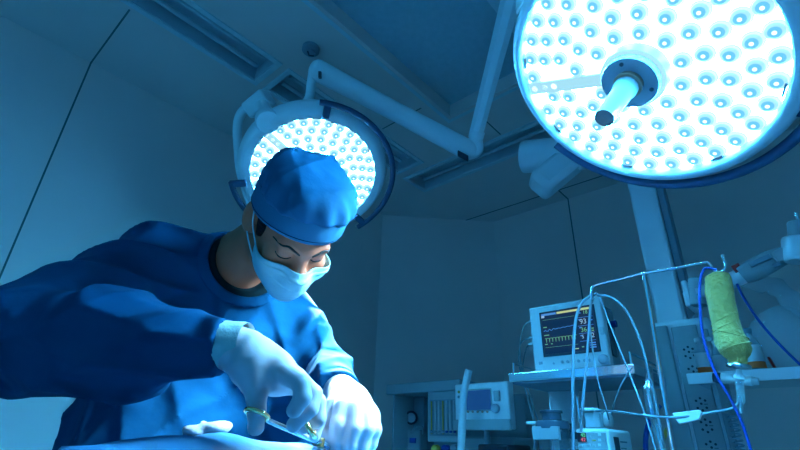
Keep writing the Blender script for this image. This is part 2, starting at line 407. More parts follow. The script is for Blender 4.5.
def crease(m, sc_, strength, dist):
    nt = m.node_tree; bs = nt.nodes['Principled BSDF']; tc = next(n for n in nt.nodes if n.type == 'TEX_COORD')
    mp = nt.nodes.new('ShaderNodeMapping'); mp.inputs['Rotation'].default_value = (0.4, 0.3, -0.75); mp.inputs['Scale'].default_value = (1.0, 2.4, 1.5)
    n = nt.nodes.new('ShaderNodeTexNoise'); n.noise_type = 'RIDGED_MULTIFRACTAL'; n.inputs['Scale'].default_value = sc_; n.inputs['Detail'].default_value = 2.5; n.inputs['Distortion'].default_value = 0.6
    nt.links.new(tc.outputs['Object'], mp.inputs['Vector']); nt.links.new(mp.outputs['Vector'], n.inputs['Vector'])
    bp = nt.nodes.new('ShaderNodeBump'); bp.inputs['Strength'].default_value = strength; bp.inputs['Distance'].default_value = dist
    nt.links.new(n.outputs['Fac'], bp.inputs['Height'])
    old = [l for l in nt.links if l.to_node == bs and l.to_socket.name == 'Normal']
    if old: nt.links.new(old[0].from_socket, bp.inputs['Normal'])
    nt.links.new(bp.outputs['Normal'], bs.inputs['Normal'])
crease(M['gown'], 6.0, 1.0, 0.05); crease(M['cap'], 10.0, 0.7, 0.02); crease(M['drape'], 6.0, 0.5, 0.015); crease(M['mask'], 16.0, 0.35, 0.004)
M['copper'] = mat('copper_ring', (0.45, 0.24, 0.17), 0.4); M['brown'] = mat('brown_cap', (0.24, 0.16, 0.15), 0.5)

C1 = P(635, 75, 1.06); N1 = cvec(-0.60, -0.68, 0.42)
R1 = 0.303
L1, _, _, u1, v1, pt1 = surgical_lamp(C1, N1, R1, 'large round LED operating lamp in front with white handle on its grey hub', 'surgical_lamp',
    [(0.33, 11, 0.2), (0.475, 16, 0.0), (0.615, 21, 0.1), (0.75, 26, 0.05), (0.875, 31, 0.0)], [(252, 376, 1.125, -0.02)], math.radians(216), 0.21, LAMP_POWER, 0.13, 'operating lamps', None, 0.93, P(318, 366, 0.86))
n1 = N1/np.linalg.norm(N1)
# yoke and hidden arm of the near lamp
yb = MB().obox(pt1(1.02*R1, math.radians(176), -0.10), Rt, Up, Fw, 0.045, 0.022, 0.05)
yb.build('yoke_block', 'arm', L1, bevel=0.006)
MB().tube(spline([pt1(1.0*R1, math.radians(176), -0.12), pt1(0.7*R1, math.radians(176), -0.17), pt1(0.1*R1, 0, -0.19), pt1(0.0, 0, -0.10)], 8), 0.022).build('yoke', 'arm', L1, smooth=True)
top1 = pt1(0.1*R1, 0, -0.19)
MB().tube(spline([top1, top1+np.array((0.05, -0.15, 0.2)), top1+np.array((0.15, -0.3, 0.4)), np.array((top1[0]+0.2, top1[1]-0.35, RZ-0.012))], 8), 0.03).build('arm', 'arm', L1, smooth=True)

C2 = P(314, 175, 2.05); N2 = cvec(0.16, -0.62, 0.77)
R2 = 0.310
L2, _, _, u2, v2, pt2 = surgical_lamp(C2, N2, R2, 'smaller looking round LED operating lamp lit behind the surgeon in blue cap', 'surgical_lamp',
    [(0.33, 11, 0.2), (0.475, 16, 0.0), (0.615, 21, 0.1), (0.75, 26, 0.05), (0.875, 31, 0.0)], [(-60, 80, 1.13, 0.02), (178, 218, 1.13, 0.02)], math.radians(128), 0.21, REAR_POWER, 0.13, 'operating lamps', 15, 0.875, P(343, 338, 1.04), 'led_plate_rear')
# its yoke: knuckle block, stub and curved tube on the left
kb = P(262, 103, 2.12)
dd = pt2(0.98*R2, math.radians(120), -0.02)-kb; dd /= np.linalg.norm(dd)
kn = MB().obox(P(259, 104, 2.12), cvec(0.8, 0.5, 0.3), cvec(-0.5, 0.8, 0.1), cvec(-0.2, -0.2, 0.95), 0.062, 0.04, 0.045).build('knuckle', 'arm', L2, bevel=0.01)
MB().cyl(kb, pt2(0.98*R2, math.radians(120), -0.02), 0.03, 20).build('stub', 'arm', L2, smooth=True)
q = pt2(1.0*R2, math.radians(120), -0.01)
MB().lathe(q-dd*0.045, dd, [(0, 0.04), (0.01, 0.047), (0.05, 0.05), (0.07, 0.045)], 24).build('stub_collar', 'arm', L2, smooth=True)
MB().tube(spline([P(255, 104, 2.12), P(244, 110, 2.13), P(238, 122, 2.14), P(238, 145, 2.15), P(243, 180, 2.16), P(262, 215, 2.17), pt2(0.5*R2, math.radians(230), -0.14), pt2(0, 0, -0.10)], 8), 0.021, 12).build('yoke', 'arm', L2, smooth=True)
# jointed arm system carrying the rear lamp
J0 = P(317, 70, 2.12); J1 = P(468, 150, 2.3)
MB().tube(spline([P(297, 122, 2.12), P(300, 112, 2.12), P(309, 98, 2.12), P(311, 84, 2.12), P(313, 72, 2.12)], 6), [0.021]*25, 14).build('drop_tube', 'arm', L2, smooth=True)
a = J1-J0; a /= np.linalg.norm(a)
pts = [J0-a*0.035, J0-a*0.03, J0-a*0.015, J0, J0+(J1-J0)*0.25, J0+(J1-J0)*0.5, J0+(J1-J0)*0.85, J1, J1+a*0.025, J1+a*0.04, J1+a*0.045]
spring = MB().tube(pts, [0.015, 0.03, 0.045, 0.05, 0.047, 0.046, 0.05, 0.052, 0.045, 0.03, 0.012], 20).build('spring_arm', 'arm', L2, smooth=True)
cc = P(463, 156, 2.25)
MB().obox(cc, a, Fw, Up, 0.03, 0.012, 0.014).build('dark_insert', 'dark', spring, bevel=0.004)
MB().obox(P(320, 75, 2.06), Rt, Up, Fw, 0.006, 0.014, 0.01).build('lever', 'dark', spring)
A0 = P(471, 146, 2.3); A1 = onz(521, -40, RZ-0.012)
Ad = (A1-A0)/np.linalg.norm(A1-A0)
MB().tube(spline([P(469, 153, 2.3), P(476, 150, 2.3), P(476, 142, 2.3)], 6), 0.035, 16).build('elbow', 'arm', L2, smooth=True)
MB().lathe(P(475, 142, 2.3), Ad, [(0, 0.034), (0.03, 0.036), (0.05, 0.036), (0.055, 0.032)], 24).build('elbow_collar', 'arm', L2, smooth=True)
MB().tube([P(475, 138, 2.3), A0+(A1-A0)*0.5+(P(475, 138, 2.3)-A0)*0.5, A1], [0.036, 0.042, 0.05], 8).build('drop_arm', 'arm', L2)

# ================================================================ EQUIPMENT PENDANT
PX = 2.1
def yz(px, py, X=PX): q = onx(px, py, X); return q[1], q[2]
pe = empty('equipment_pendant', (PX+0.06, 0.41, 1.5), 'tall pale blue ceiling column with an outlet panel behind the green wrapped bottle', 'equipment column')
yL = (yz(626, 182)[0]+yz(646, 270)[0])/2; yR = (yz(654, 188)[0]+yz(674, 266)[0])/2
MB().box(PX, PX+0.11, yL, yR, 1.55, CZ).build('column', 'arm', pe, bevel=0.012)
MB().box(PX+0.02, PX+0.09, yR-0.03, yR, 1.58, 2.9).build('cable_channel', 'grey', pe, bevel=0.006)
# big swing beam end, partly hidden by the near lamp
B0 = P(537, 188, 2.25); B1 = np.array((PX+0.05, (yL+yR)/2, yz(620, 110)[1]))
bd = (B1-B0); bl = np.linalg.norm(bd); bd /= bl; _, bu, bv = basis(bd)
MB().obox((B0+B1)/2, bd, bu, bv, bl/2, 0.075, 0.065).build('swing_beam', 'arm', pe, bevel=0.03)
jc = P(545, 155, 2.4)
MB().cyl(P(523, 157, 2.42), P(585, 152, 2.25), 0.085, 28).build('beam_joint', 'arm', pe, bevel=0.008)
# service head
h0 = yz(650, 330, 2.03)[0]; h1 = yz(712, 330, 2.03)[0]
hz = yz(670, 320, 2.03)[1]
hd_ = MB(); hd_.box(2.03, 2.24, h1, h0, 0.75, hz); sh = hd_.build('service_head', 'arm', pe, bevel=0.02, seg=3)
MB().box(2.018, 2.03, h0-0.065, h0-0.005, 0.8, hz-0.02).build('edge_rail', 'pale', sh, bevel=0.006)
pz = MB().box(2.02, 2.03, h1+0.045, h0-0.075, 0.8, hz-0.03).build('outlet_panel', 'pale', sh, bevel=0.004)
yo = (h1+0.045+h0-0.075)/2
def outlet(zc):
    b = MB()
    for (a_, b_) in ((-.014, .012), (0, .02), (.014, .012), (-.014, -.012), (0, -.02), (.014, -.012), (0, .002)):
        b.cyl((2.0205, yo+a_, zc+b_), (2.0185, yo+a_, zc+b_), 0.0042, 8)
    b.box(2.0185, 2.0205, yo-.02, yo-.008, zc-.001, zc+.001)
    b.build('outlet', 'dark', pz)
for zc in (1.50, 1.43, 1.32, 1.25, 1.18): outlet(zc)
MB().box(2.018, 2.03, h1+0.012, h1+0.035, 0.8, hz-0.05).build('gas_rail', 'pale', sh, bevel=0.004)
for zz in (1.535, 1.47): MB().cyl((2.02, h1+0.024, zz), (1.985, h1+0.01, zz), 0.008).build('gas_knob', 'steel', sh, smooth=True)
# coiled cord hanging on the head
cp = []
for q in range(170):
    t = q/170; ang = q*0.72; cp.append((2.0+0.012*math.cos(ang), h1+0.005+0.014*math.sin(ang), 1.34-0.30*t))
MB().tube(cp, 0.0025, 6).build('coiled_cord', 'wire', pe, smooth=True)
# shelf on the head
SX = 1.72
s0 = onx(688, 375, SX); s1 = onx(800, 370, SX); sy0, sy1 = s0[1], s1[1]-0.18
sz = (s0[2]+onx(760, 372, SX)[2])/2
shf = MB().box(SX, 2.03, sy1, sy0, sz-0.014, sz).build('shelf', 'steel', pe, bevel=0.003)
MB().box(SX-0.006, SX, sy1, sy0+0.004, sz-0.026, sz+0.006).build('shelf_lip', 'lamp', shf, bevel=0.002)
MB().box(SX+0.06, 2.03, sy0-0.06, sy0-0.045, sz-0.10, sz-0.014).build('bracket', 'pale', shf, bevel=0.004)
# bottles and bag on the shelf
def bottle(px, h, r, lab, labm='orange', capm='pale', X=1.80):
    y = onx(px, 372, X)[1]; o = (X, y, sz+0.0015)
    t = empty('infusion_bottle', o, lab, 'bottle', 'bottles on the right shelf')
    MB().lathe(o, (0, 0, 1), [(0, r*0.95), (0.004, r), (h*0.62, r), (h*0.74, r*0.8), (h*0.82, r*0.45), (h*0.9, r*0.42)], 24).build('body', 'glass', t, smooth=True)
    MB().lathe(o, (0, 0, 1), [(h*0.88, r*0.5), (h*0.89, r*0.55), (h*0.985, r*0.55), (h, r*0.45)], 20).build('bottle_cap', capm, t, smooth=True)
    lb = MB().lathe(o, (0, 0, 1), [(h*0.18, r*1.01), (h*0.6, r*1.01)], 24, False, False).build('paper_label', 'bright', t, smooth=True)
    if labm: MB().lathe(o, (0, 0, 1), [(h*0.1, r*1.015), (h*0.24, r*1.015)], 24, False, False).build('orange_band', labm, t, smooth=True)
bottle(706, 0.125, 0.021, 'small clear bottle with orange band at the left end of the right shelf')
bottle(723, 0.122, 0.020, 'clear bottle without a band just left of the green wrapped bottle', None, 'pale', 1.86)
bottle(759, 0.135, 0.0225, 'clear bottle with orange band and dark cap right of the green wrapped bottle', 'orange', 'grey', 1.78)
bottle(749, 0.140, 0.020, 'clear dark capped bottle standing behind the orange banded one on the right', None, 'grey', 1.88)
# clear plastic bag slumped on the shelf: a crumpled closed film
def blob(name, c, rx, ry, rz, m, parent, seed, amp=0.18, n=36, mm=24, flat=True):
    rnd = np.random.RandomState(seed); ks = rnd.randn(14, 3)*2.2; ph = rnd.rand(14)*6.28
    b = MB().ball((0, 0, 0), 1, n=n, m=mm); V_ = np.array(b.v)
    f = np.sum(np.sin(V_@ks.T+ph), axis=1)/14**0.5
    V_ = V_*(1+amp*f)[:, None]*np.array((rx, ry, rz))
    if flat: V_[:, 2] = np.maximum(V_[:, 2], -rz*0.75)
    b.v = [tuple(x) for x in V_+np.asarray(c)]
    return b.build(name, m, parent, smooth=True, ang=80)
yb_ = onx(781, 345, 1.90)
bg_ = blob('plastic_bag', (1.87, yb_[1]-0.01, sz+0.090), 0.075, 0.09, 0.115, 'bag', None, 5)
tag(bg_, 'crumpled clear plastic bag on the right shelf beside the bottles', 'plastic bag')
yr_ = onx(775, 360, 1.84)[1]
tag(MB().cyl((1.80, yr_, sz+0.003), (1.81, yr_+0.012, sz+0.05), 0.004, 8).build('marker_stick', 'redlab'), 'thin red stick standing inside the clear bag on the right shelf', 'stick')
# white syringe-like clamp bar lying at the shelf edge
a_ = onx(713, 377.5, SX-0.022); b_ = onx(759, 381.5, SX-0.022)
sy = empty('syringe', a_, 'white syringe with black plunger end at the right shelf edge below the green bottle', 'syringe')
dv = (b_-a_)/np.linalg.norm(b_-a_); Ls = np.linalg.norm(b_-a_)
MB().lathe(a_, dv, [(0, 0.013), (0.012, 0.016), (0.02, 0.016), (0.022, 0.012)], 18).build('plunger', 'dark', sy, smooth=True)
MB().lathe(a_, dv, [(0.02, 0.0145), (Ls*0.85, 0.0145), (Ls*0.87, 0.012), (Ls, 0.010)], 20).build('barrel', 'bright', sy, smooth=True)
MB().lathe(a_, dv, [(Ls*0.55, 0.0152), (Ls*0.65, 0.0152)], 20).build('grip_band', 'grey', sy, smooth=True)

# jointed arm on the pendant, upper right
XA = 1.95
ar = empty('articulated_arm', onx(690, 300, XA+0.05), 'jointed pale arm reaching right from the ceiling column above the bottles', 'support arm')
p0, p1 = onx(680, 284, XA), onx(704, 308, XA)
MB().box(XA-0.012, XA+0.12, onx(683, 290, XA)[1], onx(689, 290, XA)[1], onx(684, 308, XA)[2], onx(683, 281, XA)[2]).build('clamp_plate', 'arm', ar, bevel=0.006)
MB().box(XA-0.005, XA+0.02, onx(684, 300, XA)[1], onx(704, 300, XA)[1], onx(690, 306, XA)[2], onx(690, 291, XA)[2]).build('bracket', 'arm', ar, bevel=0.006)
MB().cyl(onx(699, 306, XA), onx(697, 279, XA), 0.03, 24).build('pivot', 'pale', ar, bevel=0.004)
q = [onx(x, y, XA-0.02) for x, y in ((697, 293), (705, 291), (722, 284), (735, 279), (748, 273))]
MB().tube(q, [0.018, 0.024, 0.026, 0.028, 0.03], 18).build('first_link', 'arm', ar, smooth=True)
b = MB(); c0 = onx(737, 268, XA-0.06); ad = onx(748, 263, XA-0.06)-c0; ad /= np.linalg.norm(ad)
b.obox(c0, ad, np.cross(ad, (1, 0, 0)), (1, 0, 0), 0.012, 0.011, 0.01); b.build('red_mark', 'redlab', ar)
q = [onx(x, y, XA-0.06) for x, y in ((742, 276), (752, 271), (768, 262), (782, 256), (790, 252))]
MB().tube(q, [0.03, 0.036, 0.036, 0.03, 0.022], 20).build('second_link', 'pale', ar, smooth=True)
b = MB()
c0 = onx(760, 261, XA-0.105); b.obox(c0, ad, np.cross(ad, (1, 0, 0)), (1, 0, 0), 0.032, 0.008, 0.006); c0 = onx(777, 265, XA-0.10); b.obox(c0, ad, np.cross(ad, (1, 0, 0)), (1, 0, 0), 0.01, 0.006, 0.008)
b.build('slot', 'grey', ar)
MB().obox(onx(786, 254, XA-0.08), ad, np.cross(ad, (1, 0, 0)), (1, 0, 0), 0.035, 0.02, 0.02).build('pale_link', 'white', ar, bevel=0.005)
MB().cyl(onx(799, 262, XA-0.08), onx(797, 238, XA-0.08), 0.042, 28).build('elbow_drum', 'arm', ar, bevel=0.008)
MB().cyl(onx(801, 240, XA-0.08), onx(799, 222, XA-0.08), 0.032, 24).build('upper_drum', 'pale', ar, bevel=0.006)
MB().tube([onx(800, 224, XA-0.08), onx(796, 213, XA-0.08)], 0.006).build('pin', 'steel', ar)
q = spline([onx(x, y, XA+0.02) for x, y in ((745, 278), (755, 283), (768, 284), (780, 290), (793, 302), (812, 316))], 6)
MB().tube(q, [0.03+0.004*math.sin(i*0.9) for i in range(len(q))], 14).build('film_sleeve', 'bag', ar, smooth=True)

# ================================================================ INFUSION STAND
XP = 1.40
st = empty('infusion_stand', (XP, onx(668, 450, XP)[1], 0.0), 'chrome infusion stand with bent hook arm carrying the green wrapped bottle', 'drip stand')
tp = onx(644, 274, XP); bt = onx(673, 450, XP); ym = (tp[1]+bt[1])/2; pb = np.array((XP, bt[1]+0.0, 0.0))
stp = [tp, bt, np.array((bt[0], bt[1], 0.04))]
MB().tube(stp, 0.0065, 14).build('pole', 'chrome', st, smooth=True)
ht = tp
MB().tube(spline([onx(592, 300, XP), onx(592, 290, XP), onx(596, 285, XP), onx(620, 279, XP), onx(644, 273, XP), onx(676, 268, XP), onx(704, 262.5, XP), onx(709, 263.5, XP), onx(713, 269, XP), onx(717, 272, XP), onx(723, 271, XP), onx(725.5, 265, XP), onx(722, 255, XP)], 6), 0.0042, 10).build('hook_arm', 'chrome', st, smooth=True)
MB().ball(tp, 0.009).build('joint', 'chrome', st, smooth=True)
bs = MB()
for k in range(5):
    a = 2*math.pi*k/5; bs.tube([(bt[0], bt[1], 0.09), (bt[0]+0.26*math.cos(a), bt[1]+0.26*math.sin(a), 0.055)], 0.012)
bs.build('base', 'steel', st)
for k in range(5):
    a = 2*math.pi*k/5; MB().cyl((bt[0]+0.26*math.cos(a)-0.01, bt[1]+0.26*math.sin(a), 0.027), (bt[0]+0.26*math.cos(a)+0.01, bt[1]+0.26*math.sin(a), 0.027), 0.027).build('caster', 'dark', st)
# green wrapped bottle: silhouette profile, hung upside down
XB = 1.40
def gp(px, py): return onx(px, py, XB)
gb = empty('wrapped_bottle', gp(718, 275), 'infusion bottle wrapped in yellow green cloth hanging from the chrome hook', 'infusion bottle')
prof = [(274, 716, 8), (275.5, 717, 12.5), (279, 718, 14), (290, 719, 15), (305, 721.5, 14.6), (320, 724.5, 14.3), (335, 729, 16.2), (343, 732.5, 18.0), (349, 734.5, 17.3), (355, 736.5, 14), (358.5, 737.5, 10), (364, 738.5, 9), (366, 738.7, 7)]
vs = []; fs = []; n = 40; rnd = np.random.RandomState(2)
pp = []
for i in range(len(prof)-1):
    for k in range(4):
        t = k/4; pp.append(tuple(prof[i][j]*(1-t)+prof[i+1][j]*t for j in range(3)))
pp.append(prof[-1])
for i, (y, x, r) in enumerate(pp):
    c = gp(x, y); rr = abs(gp(x+r, y)[1]-gp(x-r, y)[1])/2
    for k in range(n):
        a = 2*math.pi*k/n
        f = 1+0.02*math.sin(3*a+i*0.35)+0.016*math.sin(5*a-i*0.5)+0.012*math.sin(2*a+i*0.9)
        vs.append((c[0]+rr*f*math.cos(a)*0.95, c[1]+rr*f*math.sin(a), c[2]+0.002*math.sin(2*a+1)))
for i in range(len(pp)-1):
    for k in range(n): fs.append((i*n+k, i*n+(k+1) % n, (i+1)*n+(k+1) % n, (i+1)*n+k))
fs.append(tuple(range(n))); fs.append(tuple((len(pp)-1)*n+k for k in range(n))[::-1])
MB().add(vs, fs).build('cloth_wrap', 'green', gb, smooth=True, ang=70)
wb = MB()
for (ya, yb2, tilt) in ((318, 322, 5), (333, 336, -6), (347, 350, 4), (329, 326, 5)):
    pts = []
    for k in range(41):
        a = 2*math.pi*k/40; yy = (ya+yb2)/2+tilt*math.sin(a); 
        r0 = np.interp(yy, [p[0] for p in pp], [p[2] for p in pp]); x0 = np.interp(yy, [p[0] for p in pp], [p[1] for p in pp])
        c = gp(x0, yy); rr = abs(gp(x0+r0, yy)[1]-gp(x0-r0, yy)[1])/2*1.012
        pts.append((c[0]+rr*0.95*math.cos(a), c[1]+rr*math.sin(a), c[2]))
    wb.tube(pts[:-1], 0.0016, 6, closed=True)
wb.build('wrap_fold', 'green', gb, smooth=True)
nk = gp(738.7, 366); dn = (gp(739.6, 383)-nk); dn /= np.linalg.norm(dn)
MB().lathe(nk-dn*0.004, dn, [(0, 0.024), (0.003, 0.026), (0.008, 0.026), (0.010, 0.02)], 24).build('bottle_collar', 'steel', gb, smooth=True)
MB().lathe(nk, dn, [(0.008, 0.005), (0.018, 0.007), (0.024, 0.012), (0.031, 0.012), (0.034, 0.008)], 18).build('drip_spike', 'bright', gb, smooth=True)
MB().lathe(nk, dn, [(0.034, 0.008), (0.038, 0.0095), (0.080, 0.0095), (0.090, 0.005), (0.108, 0.0036)], 18).build('drip_chamber', 'chamber', gb, smooth=True)
e1 = nk+dn*0.108
tl = spline([e1, gp(739.5, 397), gp(737.5, 404), gp(730, 409), (onx(702, 414, 1.385)), onx(690, 416, 1.37), onx(676, 417.5, 1.365), onx(655, 416.5, 1.365), onx(632, 413.5, 1.40), onx(608, 410.5, 1.5), onx(596, 411, 1.53)], 8)
it = empty('drip_tube', e1, 'clear drip tube with white roller clamp sagging from the green bottle to the pump', 'drip tube')
MB().tube(tl, 0.0031, 10).build('tube', 'tubing', it, smooth=True)
ca, cb2 = onx(674, 418, 1.37), onx(703, 414.5, 1.375); cv = (cb2-ca)/np.linalg.norm(cb2-ca); cz = np.cross(cv, (1, 0, 0)); cz = cz if cz[2] > 0 else -cz
rcl = MB(); hx = np.linalg.norm(cb2-ca)/2; ctr = (ca+cb2)/2
vs = []
for x_ in (-0.006, 0.006): vs += [ctr+np.array((x_, 0, 0))+cv*i+cz*k for i, k in ((-hx*0.78, -0.016), (hx*0.7, -0.010), (hx, 0.004), (hx*0.9, 0.011), (-hx, 0.011))]
rcl.add(vs, [(0, 1, 2, 3, 4), (9, 8, 7, 6, 5), (0, 5, 6, 1), (1, 6, 7, 2), (2, 7, 8, 3), (3, 8, 9, 4), (4, 9, 5, 0)]).build('roller_clamp', 'bright', it, bevel=0.002)
# blue cable
bc = spline([gp(722, 277), gp(711, 276), gp(706.5, 287), gp(706, 310), gp(710, 345), gp(722, 378), gp(735, 400), gp(747, 425), gp(757, 455)], 8)
tag(MB().tube([p+np.array((-0.07, 0, 0)) for p in bc], 0.0031, 10).build('cable', 'bluewire', smooth=True), 'bright blue cable hanging down the left of the green wrapped bottle', 'cable')
bc = spline([onx(x, y, 1.6) for x, y in ((737, 284), (744, 298), (760, 322), (782, 347), (806, 370))], 8)
tag(MB().tube(bc, 0.0034, 10).build('cable', 'bluewire', smooth=True), 'dark blue cable running down right from behind the green wrapped bottle', 'cable')

# ================================================================ MONITOR CART
SX0 = 1.53; XM = 1.60
s0 = onx(508, 371, SX0); s1 = onx(634, 366, SX0); szt = (s0[2]+s1[2])/2; cy0, cy1 = s0[1], s1[1]
ct = empty('equipment_cart', (1.72, (cy0+cy1)/2, 0), 'steel equipment cart whose top shelf carries the patient monitor', 'cart')
tr = MB().box(SX0, 1.88, cy1, cy0, szt-0.03, szt).build('top_shelf', 'steel', ct, bevel=0.003)
MB().box(SX0+0.01, 1.87, cy1+0.01, cy0-0.01, szt-0.036, szt-0.03).build('shelf_underside', 'grey', tr)
for (yy) in (cy0-0.012, cy1+0.012):
    rl = MB().tube([(SX0+0.02, yy, szt), (SX0+0.02, yy, szt+0.035), (1.86, yy, szt+0.035), (1.86, yy, szt)], 0.004, 8)
    rl.build('guard_rail', 'chrome', tr, smooth=True)
pl, pr = onx(548, 400, 1.80)[1], onx(578, 400, 1.80)[1]
MB().box(1.80, 1.86, pr, pl, 0.16, szt-0.03).build('back_post', 'frame', ct, bevel=0.008)
MB().cyl((1.79, pr-0.002, 0.2), (1.79, pr-0.002, szt-0.03), 0.009, 12).build('chrome_upright', 'chrome', ct, smooth=True)
tb = onx(664, 450, 1.47); tt = onx(649, 390, 1.47)
MB().tube([np.array((1.62, tt[1], szt-0.015)), np.array((1.52, tt[1], szt-0.02)), tt, np.array((1.47, tb[1], 1.0)), np.array((1.47, tb[1], 0.2)), np.array((1.58, tb[1]+0.03, 0.16))], [0.008, 0.008, 0.013, 0.013, 0.013, 0.013], 14).build('front_upright', 'chrome', ct, smooth=True)
MB().lathe(tt, (0, 0, -1), [(-0.012, 0.012), (0.0, 0.017), (0.07, 0.017), (0.075, 0.013)], 18).build('socket', 'steel', ct, smooth=True)
LZ = 1.04
MB().box(SX0-0.02, 1.86, cy1-0.02, cy0, LZ-0.02, LZ).build('lower_shelf', 'steel', ct, bevel=0.003)
MB().box(SX0, 1.90, cy1-0.03, cy0, 0.10, 0.16).build('base', 'grey', ct, bevel=0.01)
for (x_, y_) in ((1.57, cy1), (1.86, cy1), (1.57, cy0-0.04), (1.86, cy0-0.04)):
    MB().cyl((x_, y_-0.012, 0.05), (x_, y_+0.012, 0.05), 0.05, 24).build('caster', 'dark', ct, bevel=0.004)
# monitor
q = [onx(x, y, XM) for x, y in ((530, 307), (598, 297), (613, 365), (533, 372))]
my0 = (q[0][1]+q[3][1])/2; my1 = (q[1][1]+q[2][1])/2; mz1 = (q[0][2]+q[1][2])/2; mz0 = szt
mo = empty('patient_monitor', ((XM+0.07), (my0+my1)/2, mz0), 'patient monitor with dark screen of vital sign traces on the cart shelf', 'patient monitor')
MB().box(XM, XM+0.035, my1, my0, mz0+0.004, mz1).build('front_bezel', 'white', mo, bevel=0.006)
MB().box(XM+0.03, XM+0.15, my1+0.01, my0-0.01, mz0+0.004, mz1-0.012).build('case', 'grey', mo, bevel=0.012)
MB().box(XM+0.05, XM+0.10, my1+0.004, my1+0.012, mz0+0.05, mz0+0.16).build('side_module', 'dark', mo, bevel=0.003)
MB().cyl((XM+0.09, my1+0.01, mz1-0.08), (XM+0.09, my1-0.012, mz1-0.08), 0.012, 14).build('side_socket', 'bluewire', mo)
MB().box(XM-0.006, XM+0.002, my1+0.004, my1+0.016, mz0+0.11, mz0+0.135).build('latch', 'pale', mo, bevel=0.002)
q = [onx(x, y, XM-0.001) for x, y in ((540, 313.5), (592, 303.5), (603, 351), (543, 357.5))]
a0 = (q[0][1]+q[3][1])/2; a1 = (q[1][1]+q[2][1])/2; b1 = (q[0][2]+q[1][2])/2; b0 = (q[2][2]+q[3][2])/2
MB().box(XM-0.003, XM+0.004, a1, a0, b0, b1).build('screen_border', 'dark', mo, bevel=0.001)
m_ = 0.008
scn = MB().box(XM-0.004, XM, a1+m_, a0-m_, b0+m_, b1-m_).build('screen', 'screen_navy', mo)
sw, shh = (a0-a1-2*m_), (b1-b0-2*m_)
def SP(u_, v_): return np.array((XM-0.0047, a0-m_-u_*sw, b1-m_-v_*shh))   # u to the right, v down
def bar(u0_, u1_, v0_, v1_, mm, name='trace'):
    a, c = SP(u0_, v0_), SP(u1_, v1_); return MB().box(a[0], a[0]+0.0007, a[1], c[1], a[2], c[2]).build(name, mm, scn)
def trace(pts, mm, th=0.011):
    pts = [SP(*p) for p in pts]; b = MB(); hw = th*shh/2
    for i in range(len(pts)-1):
        a, c = pts[i], pts[i+1]; dv = c-a; l = np.linalg.norm(dv); nv = np.array((0, -dv[2], dv[1]))/l*hw
        b.add([a-nv, c-nv, c+nv, a+nv], [(0, 1, 2, 3)])
    b.build('trace', mm, scn)
bar(0.0, 0.30, 0.0, 0.05, 'trace_blue'); bar(0.32, 1.0, 0.0, 0.05, 'trace_yellow')
bar(0.0, 0.06, 0.05, 0.10, 'trace_white')
trace([(0.02, 0.16), (0.66, 0.16)], 'trace_green', 0.006)
trace([(0.02+0.64*t/40, 0.43-0.02*math.sin(t*1.1)*(1 if t < 14 else .25)-0.05*t/40+(0.03 if t in (1, 6) else 0)) for t in range(41)], 'trace_blue', 0.012)
tp_ = []
for k in range(10):
    x_ = 0.03+0.063*k; tp_ += [(x_, 0.62), (x_+0.022, 0.62), (x_+0.027, 0.72), (x_+0.032, 0.62)]
trace(tp_+[(0.66, 0.62)], 'trace_green', 0.011)
trace([(0.02, 0.84), (0.66, 0.84)], 'trace_green', 0.006)
for (v_, l_) in ((0.33, 0.07), (0.53, 0.1), (0.75, 0.05)): bar(0.02, 0.02+l_, v_, v_+0.022, 'trace_green')
bar(0.14, 0.17, 0.75, 0.772, 'trace_green'); bar(0.55, 0.66, 0.93, 0.95, 'trace_yellow')
for v_ in (0.22, 0.42, 0.60, 0.78): bar(0.70, 0.99, v_, v_+0.008, 'trace_blue')
def t_at(s_, u_, v_, size, mm): text(s_, 'readout', SP(u_, v_)+np.array((-0.0002, 0, 0)), size*shh, mm, scn)
t_at('93', 0.74, 0.38, 0.17, 'trace_white'); t_at('36', 0.74, 0.57, 0.15, 'trace_green'); t_at('5', 0.74, 0.72, 0.12, 'trace_white'); t_at('2', 0.92, 0.72, 0.15, 'trace_white')
t_at('18', 0.82, 0.15, 0.12, 'trace_green')
for (u_, v_, l_) in ((0.72, 0.10, .06), (0.93, 0.30, .05), (0.72, 0.26, .06), (0.88, 0.47, .04), (0.94, 0.50, .04), (0.94, 0.55, .04), (0.72, 0.45, .05), (0.72, 0.64, .05), (0.85, 0.70, .03), (0.72, 0.9, .04), (0.80, 0.9, .04), (0.87, 0.83, .11), (0.87, 0.88, .11), (0.87, 0.93, .11)):
    bar(u_, u_+l_, v_, v_+0.025, 'trace_green' if l_ < .045 else 'trace_blue')
# buttons and knob
def MP(px, py): return onx(px, py, XM)
for k, px in enumerate((562.5, 568, 573.5, 579, 585, 590)):
    p = MP(px, 361.8-0.35*k+0.3); MB().cyl((XM+0.002, p[1], p[2]), (XM-0.004, p[1], p[2]), 0.0052, 12).build('button', 'orange' if k == 2 else 'grey', mo)
p = MP(554, 363.5); MB().cyl((XM+0.002, p[1], p[2]), (XM-0.002, p[1], p[2]), 0.004, 10).build('status_lamp', 'grey', mo)
p = MP(541, 363); MB().box(XM-0.003, XM+0.002, p[1]-.007, p[1]+.007, p[2]-.005, p[2]+.005).build('power_button', 'grey', mo, bevel=0.001)
p = MP(604, 359.5); MB().lathe((XM, p[1], p[2]), (-1, 0, 0), [(0, 0.0165), (0.006, 0.0165), (0.016, 0.0145), (0.018, 0.012)], 24).build('knob', 'hub', mo, smooth=True)
